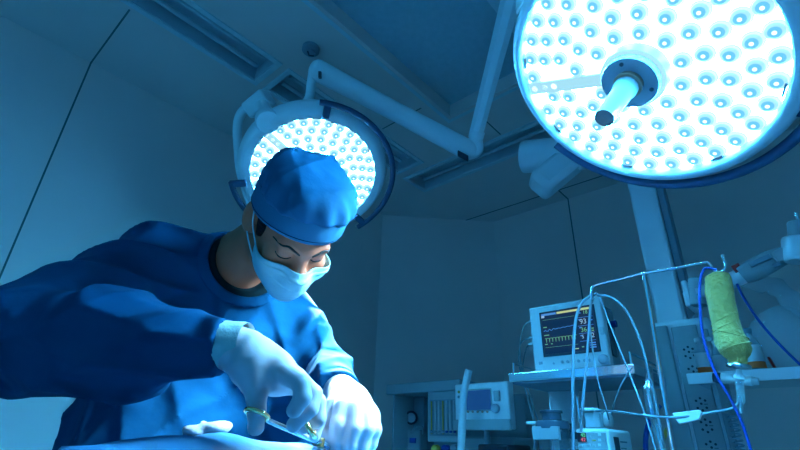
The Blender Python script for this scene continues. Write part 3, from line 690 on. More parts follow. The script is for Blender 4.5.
# leads plugged into the left side of the monitor
for k, (pts, lab) in enumerate((( ((532, 322), (524, 326), (520, 345), (522, 372), (528, 400), (534, 425), (534, 452)), 'pale lead looping from the left of the monitor, topmost plug'),
                              (((532, 338), (521, 343), (519, 362), (524, 385), (531, 410), (539, 430)), 'pale lead looping from the left of the monitor, middle plug'),
                              (((532, 344), (526, 349), (523, 370), (530, 395), (536, 415), (542, 428)), 'pale lead looping from the left of the monitor, lowest plug'))):
    l = empty('monitor_lead', onx(*pts[0], 1.68+k*0.022), lab, 'cable', 'leads on the left of the monitor')
    MB().tube(spline([onx(x, y, (1.68 if i == 0 else 1.80 if i == 1 else 1.93)+k*0.022) for i, (x, y) in enumerate(pts)], 8), 0.0028, 8).build('wire', 'tubing', l, smooth=True)
    c0 = onx(*pts[0], 1.68+k*0.022); MB().cyl(c0+np.array((0, -0.03, 0)), c0+np.array((0, 0.012, 0)), 0.007, 12).build('plug', 'pale', l)
# hoses and wires hanging from the hook arm in front of the monitor
def hang(name, pts, r, m, lab, cat, X=1.44, grp=None):
    return tag(MB().tube(spline([onx(p[0], p[1], p[2] if len(p) > 2 else X) for p in pts], 8), r, 10).build(name, m, smooth=True), lab, cat, grp)
hang('hose', ((597, 293), (590, 296), (580, 306), (574.5, 330), (573, 380), (573, 420), (573, 455)), 0.0045, 'tubing', 'thick white hose hanging over the middle of the monitor screen, left one', 'hose', 1.41)
hang('hose', ((594, 295), (591, 302), (589, 330), (586, 370), (583, 400), (581, 432)), 0.0040, 'tubing', 'thick white hose over the monitor digits ending at the pump, right one', 'hose', 1.43)
hang('hose', ((597, 295, 1.41), (610, 297, 1.42), (625, 309, 1.42), (640, 340, 1.42), (649, 375, 1.43), (655, 400, 1.44), (664, 452, 1.43)), 0.0036, 'tubing', 'white hose arching right from the hook arm down beside the stand', 'hose')
hang('wire', ((594, 298), (590, 312), (592, 345), (598, 380), (607, 412), (609, 420, 1.58)), 0.0022, 'tubing', 'thin wire hanging over the right of the monitor screen to the pump top', 'wire', 1.47)
hang('wire', ((600, 297), (612, 330), (630, 375), (645, 415), (656, 452)), 0.0022, 'wire', 'thin wire slanting across the monitor knob down right', 'wire', 1.46)
hang('wire', ((632, 368, 1.51), (626, 376, 1.5), (618, 392, 1.5), (612, 412, 1.58), (611, 421, 1.60)), 0.0022, 'tubing', 'thin wire rising from the pump to the shelf corner', 'wire')
hang('hose', ((660, 405), (651, 418), (646, 435), (646, 455)), 0.008, 'bluewire', 'dark blue hose at the foot of the chrome uprights', 'hose', 1.75)
hang('hose', ((670, 425), (664, 437), (660, 455)), 0.007, 'yellow', 'short ochre hose beside the dark blue hose', 'hose', 1.78)

# infusion pump
XQ = 1.52
q0 = onx(575, 428, XQ); q1 = onx(608, 428.5, XQ)
ip = empty('infusion_pump', (XQ+0.1, (q0[1]+q1[1])/2, LZ), 'white infusion pump with small red and green digits under the cart shelf', 'infusion pump')
zt = (q0[2]+q1[2])/2
MB().box(XQ, XQ+0.20, q1[1], q0[1], LZ+0.0015, zt).build('case', 'bright', ip, bevel=0.008)
fpn = MB().box(XQ-0.004, XQ+0.002, q1[1]+0.008, q0[1]-0.004, LZ+0.01, zt-0.012).build('front_panel', 'white', ip, bevel=0.002)
def QP(px, py): return onx(px, py, XQ-0.005)
def qbox(x0, y0, x1, y1, m, name):
    a, c = QP(x0, y0), QP(x1, y1); return MB().box(XQ-0.006, XQ-0.003, a[1], c[1], a[2], c[2]).build(name, m, ip, bevel=0.0006)
ds = qbox(576.5, 432.5, 587, 442, 'dark', 'display')
for (s_, px, py, mm) in (('45', 581, 436.7, 'digit_green'), ('42', 581.2, 441.4, 'digit_red')):
    a = QP(px, py); text(s_, 'readout', (XQ-0.0066, a[1], a[2]), 0.015, mm, ds)
qbox(592, 439.5, 596, 441, 'green', 'indicator')
for (x_, y_) in ((589.5, 437), (593.5, 434), (599.5, 434.5), (599.5, 440), (599.5, 445), (589, 445), (581, 446), (594, 446), (577.5, 447.5), (603, 440)):
    qbox(x_-1.6, y_-1.3, x_+1.6, y_+1.3, 'white' if x_ != 599.5 else 'arm', 'key')
# side of the pump: vent grille and small print
MB().box(XQ+0.035, XQ+0.075, q1[1]-0.0015, q1[1]+0.002, LZ+0.02, zt-0.022).build('side_grille', 'dark', ip)
tb_ = MB()
for k, l in enumerate((0.06, 0.045, 0.05, 0.03, 0.045)): tb_.box(XQ+0.088, XQ+0.088+l, q1[1]-0.0012, q1[1]+0.002, zt-0.036-0.018*k, zt-0.032-0.018*k)
tb_.build('small_print', 'grey', ip)
# clear cassette on top
k0 = onx(585, 428, XQ+0.05); k1 = onx(605, 428, XQ+0.05)
cs = tag(MB().box(XQ+0.03, XQ+0.11, k1[1], k0[1]-0.006, zt, zt+0.052).build('cassette', 'glass', bevel=0.006), 'clear plastic cassette standing on top of the infusion pump', 'cassette')
MB().box(XQ+0.02, XQ+0.12, k1[1]+0.015, k0[1]-0.0, zt+0.05, zt+0.060).build('lid', 'bright', cs, bevel=0.004)
MB().cyl((XQ+0.06, k1[1]-0.0, zt+0.026), (XQ+0.06, k1[1]-0.02, zt+0.026), 0.022, 20).build('knob', 'white', cs, bevel=0.004)
MB().box(XQ+0.04, XQ+0.07, k1[1]+0.02, k1[1]+0.045, zt+0.002, zt+0.045).build('inner_block', 'bright', cs)

# suction jars
def jar(px, X, r, ztop, lab, big=True):
    y = onx(px, 430, X)[1]; o = (X, y, LZ+0.0015)
    t = empty('suction_jar', o, lab, 'suction jar', 'suction jars under the monitor')
    H = ztop-LZ
    MB().lathe(o, (0, 0, 1), [(0.0, r*0.95), (0.005, r), (H*0.74, r), (H*0.80, r*0.98)], 28).build('glass_body', 'jarglass', t, smooth=True)
    MB().lathe(o, (0, 0, 1), [(0.004, r*0.9), (H*0.34, r*0.9)], 24).build('liquid', 'liquid', t, smooth=True)
    MB().lathe(o, (0, 0, 1), [(H*0.76, r*1.06), (H*0.80, r*1.08), (H*0.86, r*1.0), (H*0.88, r*0.62), (H*0.96, r*0.6), (H*0.965, r*0.72), (H, r*0.7)], 28).build('lid', 'lid', t, smooth=True)
    if big: MB().box(X-r*1.02, X-r*0.7, y-r*0.8, y+r*0.95, LZ+H*0.62, LZ+H*0.79).build('name_plate', 'pale', t, bevel=0.002)
    MB().tube([(X-r*0.5, y-0.006, LZ+0.02), (X-r*0.5, y, LZ+H*0.62)], 0.004, 8).build('dip_tube', 'white', t, smooth=True)
    if big: MB().cyl((X-r*0.2, y+r*0.8, LZ+H*0.84), (X-r*0.2, y+r*1.7, LZ+H*0.845), 0.006, 10).build('spout', 'white', t)
jt = onx(553, 411, 1.60)[2]
jar(553, 1.60, 0.052, jt, 'larger suction jar with pale name plate under the monitor')
jar(568, 1.71, 0.034, jt-0.035, 'smaller dark suction jar just right of the plated one', False)

# ================================================================ ANAESTHESIA MACHINE
XN = 2.2
def an(px, py, X=XN): return onx(px, py, X)
l0 = an(386, 390)[1]; l1 = an(457, 390)[1]; tz = an(420, 382)[2]; tz0 = an(420, 392.5)[2]
am = empty('anaesthesia_machine', (2.4, 1.7, 0), 'anaesthesia machine with flow tubes under a wide hood against the back wall', 'anaesthesia machine')
RY = an(505, 400)[1]+0.05
MB().box(XN, 2.62, l1-0.02, l0, tz0, tz).build('hood', 'pale2', am, bevel=0.006)
il = an(390, 420)[1]
MB().box(XN+0.02, 2.6, il-0.012, il, 0.12, tz0).build('side_panel', 'pale2', am, bevel=0.003)
MB().box(2.5, 2.6, RY, il, 0.12, tz0).build('back_panel', 'grey', am)
ym2 = an(426.5, 420)[1]
MB().box(XN+0.03, 2.5, l1-0.3, l1+0.0, 0.12, an(470, 430)[2]-0.03).build('cabinet', 'pale2', am, bevel=0.01)
MB().box(XN+0.03, 2.5, RY, l1-0.28, 0.12, 1.02).build('drawer_unit', 'pale2', am, bevel=0.01)
for k in range(3): MB().box(XN+0.02, XN+0.035, RY+0.02, l1-0.30, 0.16+0.28*k, 0.41+0.28*k).build('drawer', 'white', am, bevel=0.004)
MB().box(XN, 2.6, RY, l0, 0.06, 0.13).build('base', 'grey', am, bevel=0.01)
for (x_, y_) in ((2.25, l0-0.06), (2.55, l0-0.06), (2.25, RY+0.06), (2.55, RY+0.06)):
    MB().cyl((x_, y_-0.015, 0.045), (x_, y_+0.015, 0.045), 0.045, 20).build('caster', 'dark', am)
# flow tube bank
ff = MB().box(XN+0.01, XN+0.06, l1-0.01, ym2, an(440, 442)[2], tz0).build('flow_bank', 'pale2', am, bevel=0.004)
f0, f1 = an(429, 400), an(455, 436)
MB().box(XN+0.004, XN+0.012, f1[1]-0.02, f0[1], f1[2], f0[2]).build('bank_window', 'grey', ff)
for k in range(7):
    y = f0[1]-0.018-(f0[1]-f1[1]+0.01)/7*k; mm = 'yellow' if k in (0, 3) else 'pale' if k in (1, 2) else 'pale2'
    MB().cyl((XN+0.0, y, f1[2]+0.008), (XN+0.0, y, f0[2]-0.008), 0.0085 if k not in (0, 3) else 0.004, 10).build('flow_tube', mm, ff, smooth=True)
    MB().ball((XN-0.002, y, f1[2]+0.02), 0.009, n=8, m=6).build('float', 'bluewire' if k > 3 else 'grey', ff, smooth=True)
for k, px in enumerate((434, 444, 453)):
    p = an(px, 449); MB().lathe((XN+0.03, p[1], p[2]), (-1, 0, 0), [(0, 0.022), (0.03, 0.02), (0.034, 0.015)], 20).build('flow_knob', ('yellow', 'bluewire', 'grey')[k], am, smooth=True)
# gauge and vaporiser on the back panel inside the bay
p = an(416, 417.5, 2.42)
MB().box(2.40, 2.5, an(426, 420, 2.42)[1], an(404, 420, 2.42)[1], 1.0, an(410, 398, 2.42)[2]).build('bay_block', 'grey', am, bevel=0.005)
gx = np.array((-0.8, -0.6, -0.1))/1.005; go = np.array((2.40, p[1]+0.02, p[2]))
ga = MB().lathe(go, gx, [(0, 0.04), (0.05, 0.04), (0.055, 0.034), (0.05, 0.028)], 28, True, False).build('gauge', 'dark', am, smooth=True)
MB().lathe(go+gx*0.042, gx, [(0, 0.03), (0.006, 0.03)], 24).build('dial', 'hub', ga)
MB().box(2.35, 2.42, an(420, 440, 2.35)[1], an(400, 440, 2.35)[1], 0.95, an(410, 430, 2.35)[2]).build('vaporiser', 'pale2', am, bevel=0.008)
MB().box(2.345, 2.352, an(416, 441, 2.35)[1], an(410, 441, 2.35)[1], an(413, 443, 2.35)[2], an(413, 438, 2.35)[2]).build('blue_label', 'bluewire', am)
MB().tube(spline([an(411, 433, 2.33), an(416, 427, 2.33), an(422, 427, 2.33), an(423, 434, 2.33)], 6), 0.006).build('bay_hose', 'grey', am, smooth=True)
# screen head
XS = 2.12
q = [an(x, y, XS) for x, y in ((457.5, 383), (510, 382), (509, 431), (452, 428))]
g0, g1 = (q[0][1]+q[3][1])/2, (q[1][1]+q[2][1])/2; gz1 = (q[0][2]+q[1][2])/2; gz0 = (q[2][2]+q[3][2])/2
ah = MB().box(XS, XS+0.055, g1, g0, gz0, gz1).build('screen_head', 'lamp', am, bevel=0.008)
MB().box(XS-0.012, XS+0.01, g1, g0+0.005, gz0-0.004, gz0+0.045).build('chin_tray', 'pale', ah, bevel=0.004)
a, c = an(466, 391, XS), an(491.5, 409.5, XS)
MB().box(XS-0.003, XS+0.004, c[1]-0.006, a[1]+0.006, c[2]-0.006, a[2]+0.006).build('screen_border', 'pale', ah, bevel=0.002)
MB().box(XS-0.005, XS, c[1], a[1], c[2], a[2]).build('screen', 'screen_blue', ah)
for k in range(6):
    p = an(463.5+4.8*k, 411.7, XS); MB().cyl((XS+0.002, p[1], p[2]), (XS-0.005, p[1], p[2]), 0.006, 10).build('button', 'copper', ah)
p = an(496, 408.5, XS); MB().lathe((XS, p[1], p[2]), (-1, 0, 0), [(0, 0.022), (0.015, 0.02), (0.018, 0.015)], 24).build('knob', 'hub', ah, smooth=True)
p = an(497.5, 396, XS); MB().box(XS-0.012, XS+0.002, p[1]-.017, p[1]+.017, p[2]-.025, p[2]+.025).build('side_key', 'pale', ah, bevel=0.005)
for (py, mm) in ((392, 'yellow'), (397, 'grey')):
    p = an(459, py, XS); MB().cyl((XS+0.002, p[1], p[2]), (XS-0.004, p[1], p[2]), 0.007, 10).build('indicator', mm, ah)
p0 = an(487, 431, XS+0.05)
MB().cyl((XS+0.05, p0[1], 1.0), (XS+0.05, p0[1], gz0+0.01), 0.014, 14).build('head_stalk', 'grey', am, smooth=True)
p0 = an(475, 446, XS); p1 = an(506, 446, XS)
MB().box(XS+0.02, XS+0.25, p1[1], p0[1], 0.98, an(490, 444, XS)[2]).build('absorber', 'dark', am, bevel=0.01)
# translucent breathing hose standing up in front of the machine
hp_ = spline([an(461, 460, 2.02), an(461.5, 440, 2.02), an(462.5, 415, 2.02), an(464, 392, 2.02), an(469, 370, 2.02)], 10)
bh = tag(MB().tube(hp_, 0.0185, 18).build('breathing_hose', 'tubing_haze', smooth=True) if 'tubing_haze' in M else MB().tube(hp_, 0.0185, 18).build('breathing_hose', 'arm', smooth=True), 'pale breathing hose standing upright in front of the machine screen', 'hose')

# ================================================================ SURGEON
# signed distance fields -> surface nets: one continuous skin per mesh
def sdf_mesh(f, lo, hi, h):
    lo = np.asarray(lo, float); hi = np.asarray(hi, float); B = 4
    nb = np.ceil((hi-lo)/(h*B)).astype(int); N = nb*B+1
    D = np.full(N, 1.0, np.float32)
    ci = np.stack(np.meshgrid(*[np.arange(k) for k in nb], indexing='ij'), -1).reshape(-1, 3)
    cc = lo+(ci+0.5)*h*B
    dc = f(cc)
    act = np.abs(dc) < h*B*1.6+0.012
    for s_ in np.nonzero((~act) & (dc < 0))[0]:
        i, j, k = ci[s_]*B; D[i:i+B+1, j:j+B+1, k:k+B+1] = -1
    off = np.stack(np.meshgrid(*[np.arange(B+1)]*3, indexing='ij'), -1).reshape(-1, 3)
    A_ = ci[act]*B
    for c0 in range(0, len(A_), 3000):
        ix = (A_[c0:c0+3000, None, :]+off[None]).reshape(-1, 3)
        D[ix[:, 0], ix[:, 1], ix[:, 2]] = f(lo+ix*h)
    ins = D < 0
    cnt = np.zeros(N-1, np.int8)
    co = np.array([(a, b, c) for a in (0, 1) for b in (0, 1) for c in (0, 1)])
    n0, n1, n2 = N
    for a, b, c in co: cnt += ins[a:n0-1+a, b:n1-1+b, c:n2-1+c]
    am_ = (cnt > 0) & (cnt < 8); cells = np.argwhere(am_)
    ids = -np.ones(N-1, np.int64); ids[am_] = np.arange(len(cells))
    V_ = D[tuple((cells[:, None]+co[None]).reshape(-1, 3).T)].reshape(-1, 8)
    acc = np.zeros((len(cells), 3)); n_ = np.zeros(len(cells))
    for a in range(8):
        for b in range(a+1, 8):
            if abs(co[a]-co[b]).sum() != 1: continue
            m_ = (V_[:, a] < 0) != (V_[:, b] < 0); t = V_[m_, a]/(V_[m_, a]-V_[m_, b])
            acc[m_] += co[a]+t[:, None]*(co[b]-co[a]); n_[m_] += 1
    verts = lo+(cells+acc/n_[:, None])*h
    faces = []
    for ax in range(3):
        b, c = (ax+1) % 3, (ax+2) % 3
        sl0 = [slice(None)]*3; sl1 = [slice(None)]*3
        sl0[ax] = slice(0, N[ax]-1); sl1[ax] = slice(1, N[ax])
        for q in (b, c): sl0[q] = slice(1, N[q]-1); sl1[q] = slice(1, N[q]-1)
        s0, s1 = ins[tuple(sl0)], ins[tuple(sl1)]
        for flip in (0, 1):
            e_ = np.argwhere((s0 & ~s1) if not flip else (~s0 & s1))
            e_[:, b] += 1; e_[:, c] += 1
            eb = np.zeros(3, int); eb[b] = 1; ec = np.zeros(3, int); ec[c] = 1
            q4 = [e_-eb-ec, e_-ec, e_, e_-eb]
            if flip: q4 = q4[::-1]
            faces.append(np.stack([ids[tuple(q.T)] for q in q4], 1))
    faces = np.concatenate(faces)
    return verts, faces
def sdf_obj(name, f, lo, hi, h, m, parent, relax=2):
    v, fc = sdf_mesh(f, lo, hi, h)
    if relax:
        e = np.concatenate([fc[:, [0, 1]], fc[:, [1, 2]], fc[:, [2, 3]], fc[:, [3, 0]]]); e = np.concatenate([e, e[:, ::-1]])
        for _ in range(relax):
            s_ = np.zeros_like(v); c_ = np.zeros(len(v)); np.add.at(s_, e[:, 0], v[e[:, 1]]); np.add.at(c_, e[:, 0], 1)
            v = v*0.5+0.5*s_/np.maximum(c_, 1)[:, None]
    b = MB(); b.v = [tuple(x) for x in v]; b.f = [tuple(int(i) for i in x) for x in fc]
    return b.build(name, m, parent, smooth=True, ang=180)
def caps(X, a, b, ra, rb=None):
    a = np.asarray(a, float); b = np.asarray(b, float); rb = ra if rb is None else rb
    ab = b-a; t = np.clip(((X-a)@ab)/(ab@ab), 0, 1)
    return np.linalg.norm(X-a-t[:, None]*ab, axis=1)-(ra+(rb-ra)*t)
def ell(X, c, r, Rm=None):
    p = X-np.asarray(c, float)
    if Rm is not None: p = p@Rm.T
    r = np.asarray(r, float); k0 = np.linalg.norm(p/r, axis=1); k1 = np.linalg.norm(p/(r*r), axis=1)
    return k0*(k0-1)/np.maximum(k1, 1e-9)
def smin(a, b, k): h = np.clip(0.5+0.5*(b-a)/k, 0, 1); return b*(1-h)+a*h-k*h*(1-h)
def smax(a, b, k): return -smin(-a, -b, k)
_rn = np.random.RandomState(11); _K = _rn.randn(8, 3); _K /= np.linalg.norm(_K, axis=1)[:, None]; _Ph = _rn.rand(8)*6.28
def noise(X, fr): return np.sin(X@(_K.T*fr)+_Ph).sum(1)/2.83
def trace_to(f, o, d, tmax=2.0):
    o = np.atleast_2d(o).astype(float); d = np.atleast_2d(d).astype(float); d = d/np.linalg.norm(d, axis=1)[:, None]; t = np.zeros(len(o))
    for _ in range(70): t = np.minimum(t+0.8*f(o+d*t[:, None]), tmax)
    return o+d*t[:, None]
def hit(f, px, py, t0=0.3): r_ = ray(px, py); return trace_to(f, CAM+r_*t0, r_)[0]
def cat_v(*p): return [np.asarray(x, float) for x in p]

# --- head frame: hl = his left, hf = face forward, hu = crown
hf = np.array((.315, -.67, .67)); hu = np.array((.455, .725, .52))
hf /= np.linalg.norm(hf); hu -= hf*(hf@hu); hu /= np.linalg.norm(hu); hl = np.cross(hu, hf)
hl, hf, hu = (cvec(*x) for x in (hl, hf, hu))
HM = np.stack([hl, hf, hu]); HO = P(296, 221, 0.91)
def H(x, y, z): return HO+hl*x+hf*y+hu*z
def hloc(X): return (X-HO)@HM.T
def head_sdf(X):
    q = hloc(X)
    d = ell(q, (0, -0.008, 0.030), (0.077, 0.098, 0.088))
    d = smin(d, ell(q, (0, 0.030, -0.050), (0.060, 0.064, 0.078)), 0.03)
    d = smin(d, caps(q, (-0.042, 0.02, -0.085), (0, 0.068, -0.112), 0.020, 0.022), 0.03)
    d = smin(d, caps(q, (0.042, 0.02, -0.085), (0, 0.068, -0.112), 0.020, 0.022), 0.03)
    d = smin(d, caps(q, (-0.040, 0.078, 0.008), (-0.012, 0.090, 0.006), 0.010), 0.016)
    d = smin(d, caps(q, (0.040, 0.078, 0.008), (0.012, 0.090, 0.006), 0.010), 0.016)
    for s_ in (-1, 1):
        d = smin(d, ell(q, (s_*0.042, 0.066, -0.040), (0.020, 0.018, 0.018)), 0.015)     # cheekbone
        d = smax(d, -ell(q, (s_*0.032, 0.094, -0.010), (0.017, 0.012, 0.010)), 0.010)    # socket
        d = smin(d, ell(q, (s_*0.032, 0.0775, -0.011), (0.0155, 0.0125, 0.0115)), 0.005) # lowered lid
        # ear
        p = q-np.array((s_*0.079, -0.014, -0.018)); c_, n_ = math.cos(0.35), math.sin(0.35)
        p = np.stack([p[:, 0]*c_+s_*p[:, 1]*n_, -s_*p[:, 0]*n_+p[:, 1]*c_, p[:, 2]], 1)
        e_ = ell(p, (s_*0.002, -0.002, 0.0), (0.012, 0.022, 0.037))
        e_ = smax(e_, -ell(p, (s_*0.010, 0.003, 0.004), (0.008, 0.012, 0.021)), 0.005)
        e_ = smin(e_, ell(p, (s_*0.001, 0.010, -0.004), (0.006, 0.006, 0.008)), 0.004)
        d = smin(d, e_, 0.006)
    d = smin(d, caps(q, (0, 0.090, -0.004), (0, 0.107, -0.044), 0.009, 0.013), 0.012)
    d = smin(d, caps(q, (-0.012, 0.097, -0.048), (0.012, 0.097, -0.048), 0.009), 0.008)
    d = smin(d, ell(q, (0, 0.085, -0.078), (0.024, 0.012, 0.012)), 0.01)
    return d
NB = P(234, 264, 1.03)
SHR, ELR, WRR = P(154, 266, 0.97), P(14, 337, 0.71), P(226, 345, 0.665)
SHL, ELL_, WRL = P(290, 322, 1.10), P(322, 374, 1.00), P(344, 397, 0.80)
HIP = P(200, 560, 1.02)
HIPZ = np.array((HIP[0], HIP[1], 0.95))
CHEST = P(228, 345, 1.03)
side = SHL-SHR; side /= np.linalg.norm(side); side_h = np.array((side[0], side[1], 0)); side_h /= np.linalg.norm(side_h)
fwd_h = np.cross((0, 0, 1.0), side_h); fwd_h = fwd_h if fwd_h@(-Fw) > 0 else -fwd_h
LEGS = [(HIPZ+side_h*s_*0.10, np.array((HIPZ[0], HIPZ[1], 0.5))+side_h*s_*0.12, np.array((HIPZ[0], HIPZ[1], 0.09))+side_h*s_*0.13-fwd_h*0.02) for s_ in (-1, 1)]

# --- hands (pixel, pixel, metres, radius): right hand on the scissors, left hand over the wound
def chain(X, pts, k=0.006):
    d = None
    for i in range(len(pts)-1):
        a, b = pts[i], pts[i+1]
        e_ = caps(X, P(*a[:3]), P(*b[:3]), a[3], b[3]); d = e_ if d is None else smin(d, e_, k)
    return d
R_PALM = [[(226, 345, .665, .027), (243, 352, .66, .029), (258, 361, .65, .030)], [(258, 358, .655, .028), (278, 369, .645, .022), (290, 376, .635, .016)],
          [(256, 368, .65, .030), (276, 378, .655, .022), (300, 386, .655, .014)], [(250, 364, .64, .028), (254, 380, .63, .019)]]
R_FING = [[(287, 375, .625, .0145), (301, 384, .60, .0122), (302, 397, .592, .0112), (294, 410, .59, .0098)],
          [(297, 378, .640, .0135), (313, 394, .625, .0118), (311, 409, .612, .0108), (294, 425, .605, .0100)],
          [(300, 382, .652, .0130), (318, 402, .640, .0112), (318, 418, .630, .0102), (304, 427, .622, .0096)],
          [(300, 386, .664, .0120), (315, 405, .660, .0100), (319, 422, .652, .0090), (315, 436, .645, .0084)],
          [(252, 376, .632, .0170), (256, 395, .622, .0135), (257, 412, .612, .0122), (256.5, 427, .605, .0105)]]
L_PALM = [[(344, 395, .80, .027), (350, 405, .765, .030), (356, 414, .735, .028)], [(350, 405, .765, .028), (345, 412, .715, .018)], [(352, 406, .765, .028), (368, 416, .73, .018)],
          [(345, 402, .77, .026), (334, 410, .735, .017)]]
L_FING = [[(343, 408, .715, .0150), (338, 424, .692, .0120), (336, 440, .688, .0110), (337, 449, .690, .0098)],
          [(354, 410, .712, .0150), (354, 428, .690, .0122), (350, 444, .684, .0110), (349, 451, .688, .0098)],
          [(364, 413, .718, .0140), (367, 430, .698, .0115), (362, 446, .692, .0105), (360, 451, .694, .0095)],
          [(372, 417, .730, .0125), (375, 430, .715, .0105), (371, 443, .710, .0095), (367, 452, .710, .0085)],
          [(333, 408, .735, .0165), (325, 420, .715, .0125), (322, 430, .702, .0112), (329, 437, .694, .0098)]]
def hand_sdf(X, palms, fings, off=0.0):
    d = None
    for p in palms: e_ = chain(X, p, 0.012); d = e_ if d is None else smin(d, e_, 0.014)
    for f_ in fings: d = smin(d, chain(X, f_, 0.004), 0.0045)
    return d+off
def body_sdf(X):
    d = head_sdf(X)
    d = smin(d, caps(X, H(0, -0.035, -0.045), NB, 0.056, 0.060), 0.035)
    t = caps(X, CHEST-fwd_h*0.03, HIPZ+np.array((0, 0, 0.1)), 0.095, 0.11)
    t = smin(t, caps(X, SHR, SHL, 0.045, 0.043), 0.05); t = smin(t, caps(X, NB, CHEST-fwd_h*0.03, 0.06, 0.085), 0.05)
    d = smin(d, t, 0.03)
    for a, b, c in ((SHR, ELR, WRR), (SHL, ELL_, WRL)):
        d = smin(d, caps(X, a, b, 0.050, 0.041), 0.02); d = smin(d, caps(X, b, c, 0.042, 0.025), 0.012)
    d = smin(d, hand_sdf(X, R_PALM, R_FING, 0.0022), 0.006); d = smin(d, hand_sdf(X, L_PALM, L_FING, 0.0022), 0.006)
    for h_, k_, a_ in LEGS:
        d = smin(d, caps(X, h_, k_, 0.085, 0.055), 0.04); d = smin(d, caps(X, k_, a_, 0.055, 0.038), 0.01)
        d = smin(d, caps(X, a_+np.array((0, 0, -0.05)), a_+np.array((0, 0, -0.055))+fwd_h*0.15, 0.036, 0.034), 0.02)
    return d
def rdg(x): return (1-np.abs(np.sin(x)))**1.6-0.35
def folds(X):
    n_ = noise(X, 9.0); n2 = noise(X+3.1, 22.0); n3 = noise(X+1.7, 5.0)
    a = WRR-ELR; L_ = np.linalg.norm(a); a = a/L_; b = np.cross(a, Fw); b /= np.linalg.norm(b)
    s_ = (X-ELR)@a/L_; v_ = (X-ELR)@b
    fore = np.exp(-(caps(X, ELR, WRR, 0.08)/0.05).clip(0, None)**2)
    f1 = rdg(v_*50+s_*3.0+n_*1.3)*0.013*np.clip(s_*1.3+0.25, 0, 1)+rdg(v_*36-s_*7+n2*0.7+n_)*0.010
    au = ELR-SHR; Lu = np.linalg.norm(au); au = au/Lu; su = (X-SHR)@au/Lu
    upper = np.exp(-(caps(X, SHR, ELR, 0.09)/0.05).clip(0, None)**2)*(1-fore)
    f2 = rdg(su*13+((X-SHR)@hl)*14+n_*1.4)*0.013+rdg(su*5-((X-SHR)@Up)*40+n3)*0.010
    xr = X@_rt; zz = X[:, 2]
    torso = (1-fore)*(1-upper)
    f3 = rdg(xr*42+zz*7+n_*1.5)*0.011+rdg(xr*26-zz*19+n2*0.6+n3)*0.009
    return fore*f1+upper*f2+torso*f3+0.0022*n2
NECKC = P(252, 256, 0.97)
def gown_solid(X):
    c1, c2 = CHEST-side*0.105, CHEST+side*0.10
    low = np.array((0, 0, -1.0))
    d = smin(caps(X, c1, c1+low*0.45-side*0.02, 0.125, 0.165), caps(X, c2, c2+low*0.5, 0.11, 0.15), 0.08)
    d = smin(d, caps(X, SHR, NB+(SHR-NB)*0.35, 0.072, 0.065), 0.06)
    d = smin(d, caps(X, SHL, NB+(SHL-NB)*0.35, 0.066, 0.06), 0.06)
    d = smin(d, caps(X, NB+(CHEST-NB)*0.15, CHEST, 0.085, 0.125), 0.06)
    d = smin(d, caps(X, SHR, ELR, 0.078, 0.082), 0.045)
    fa = smin(caps(X, ELR, ELR+(WRR-ELR)*0.45, 0.080, 0.074), caps(X, ELR+(WRR-ELR)*0.45, ELR+(WRR-ELR)*1.1, 0.074, 0.036), 0.03)
    fa = smin(fa, caps(X, P(70, 358, 0.70), P(130, 368, 0.685), 0.055, 0.045), 0.04)
    d = smin(d, fa, 0.015)
    d = smin(d, caps(X, SHL, ELL_, 0.070, 0.066), 0.04)
    d = smin(d, caps(X, ELL_, ELL_+(WRL-ELL_)*0.95, 0.068, 0.043), 0.02)
    hz_ = np.array((HIPZ[0], HIPZ[1], 0)); d = smin(d, caps(X, hz_+np.array((0, 0, 1.0)), hz_+np.array((0, 0, 0.55)), 0.20, 0.24), 0.08)
    d = np.maximum(d, 0.42-X[:, 2])
    return d
def hole(X, r): return caps(X, NECKC, NECKC+hu*0.2+hf*0.02, r, r*1.4)
def gown_sdf(X):
    d = gown_solid(X)-folds(X)
    d = smax(d, -hole(X, 0.088), 0.006)
    # open sleeve ends
    for a, b, f_ in ((ELR, WRR, 1.0), (ELL_, WRL, 0.86)):
        ax_ = (b-a)/np.linalg.norm(b-a); e_ = a+(b-a)*f_
        d = np.maximum(d, -np.maximum(-((X-e_)@ax_), np.linalg.norm(X-e_, axis=1)-0.11))
    return d
def shirt_sdf(X):
    d = gown_solid(X)+0.006
    d = smax(d, -hole(X, 0.074), 0.006)
    return np.maximum(d, hole(X, 0.104))

HR = 0.0045
lo_b = np.array((-0.6, -0.1, 0)); hi_b = np.array((1.2, 1.4, 1.75))
pts_ = np.array([HO, NB, SHR, ELR, WRR, SHL, ELL_, WRL, HIPZ, CHEST]); lo_b = pts_.min(0)-0.3; hi_b = pts_.max(0)+0.3; lo_b[2] = -0.02; hi_b[2] = HO[2]+0.2
surgeon = sdf_obj('person', body_sdf, lo_b, hi_b, HR, 'skin', None, 1)
tag(surgeon, 'person in blue surgical gown, cap and mask bending over the table holding scissors', 'person')
gown = sdf_obj('surgical_gown', gown_sdf, lo_b, hi_b, 0.005, 'gown', surgeon, 1)
sdf_obj('undershirt', shirt_sdf, NECKC-0.16, NECKC+0.16, 0.005, 'shirt', surgeon, 1)
# stitched collar band following the neckline
def collar_sdf(X):
    g = gown_solid(X)-folds(X)*np.clip(np.abs(hole(X, 0.088))/0.03, 0.3, 1)-0.0035
    return smax(np.maximum(g, -g-0.012), np.abs(hole(X, 0.088)-0.008)-0.011, 0.002)
sdf_obj('collar', collar_sdf, NECKC-0.2, NECKC+0.2, 0.004, 'gown', gown, 1)
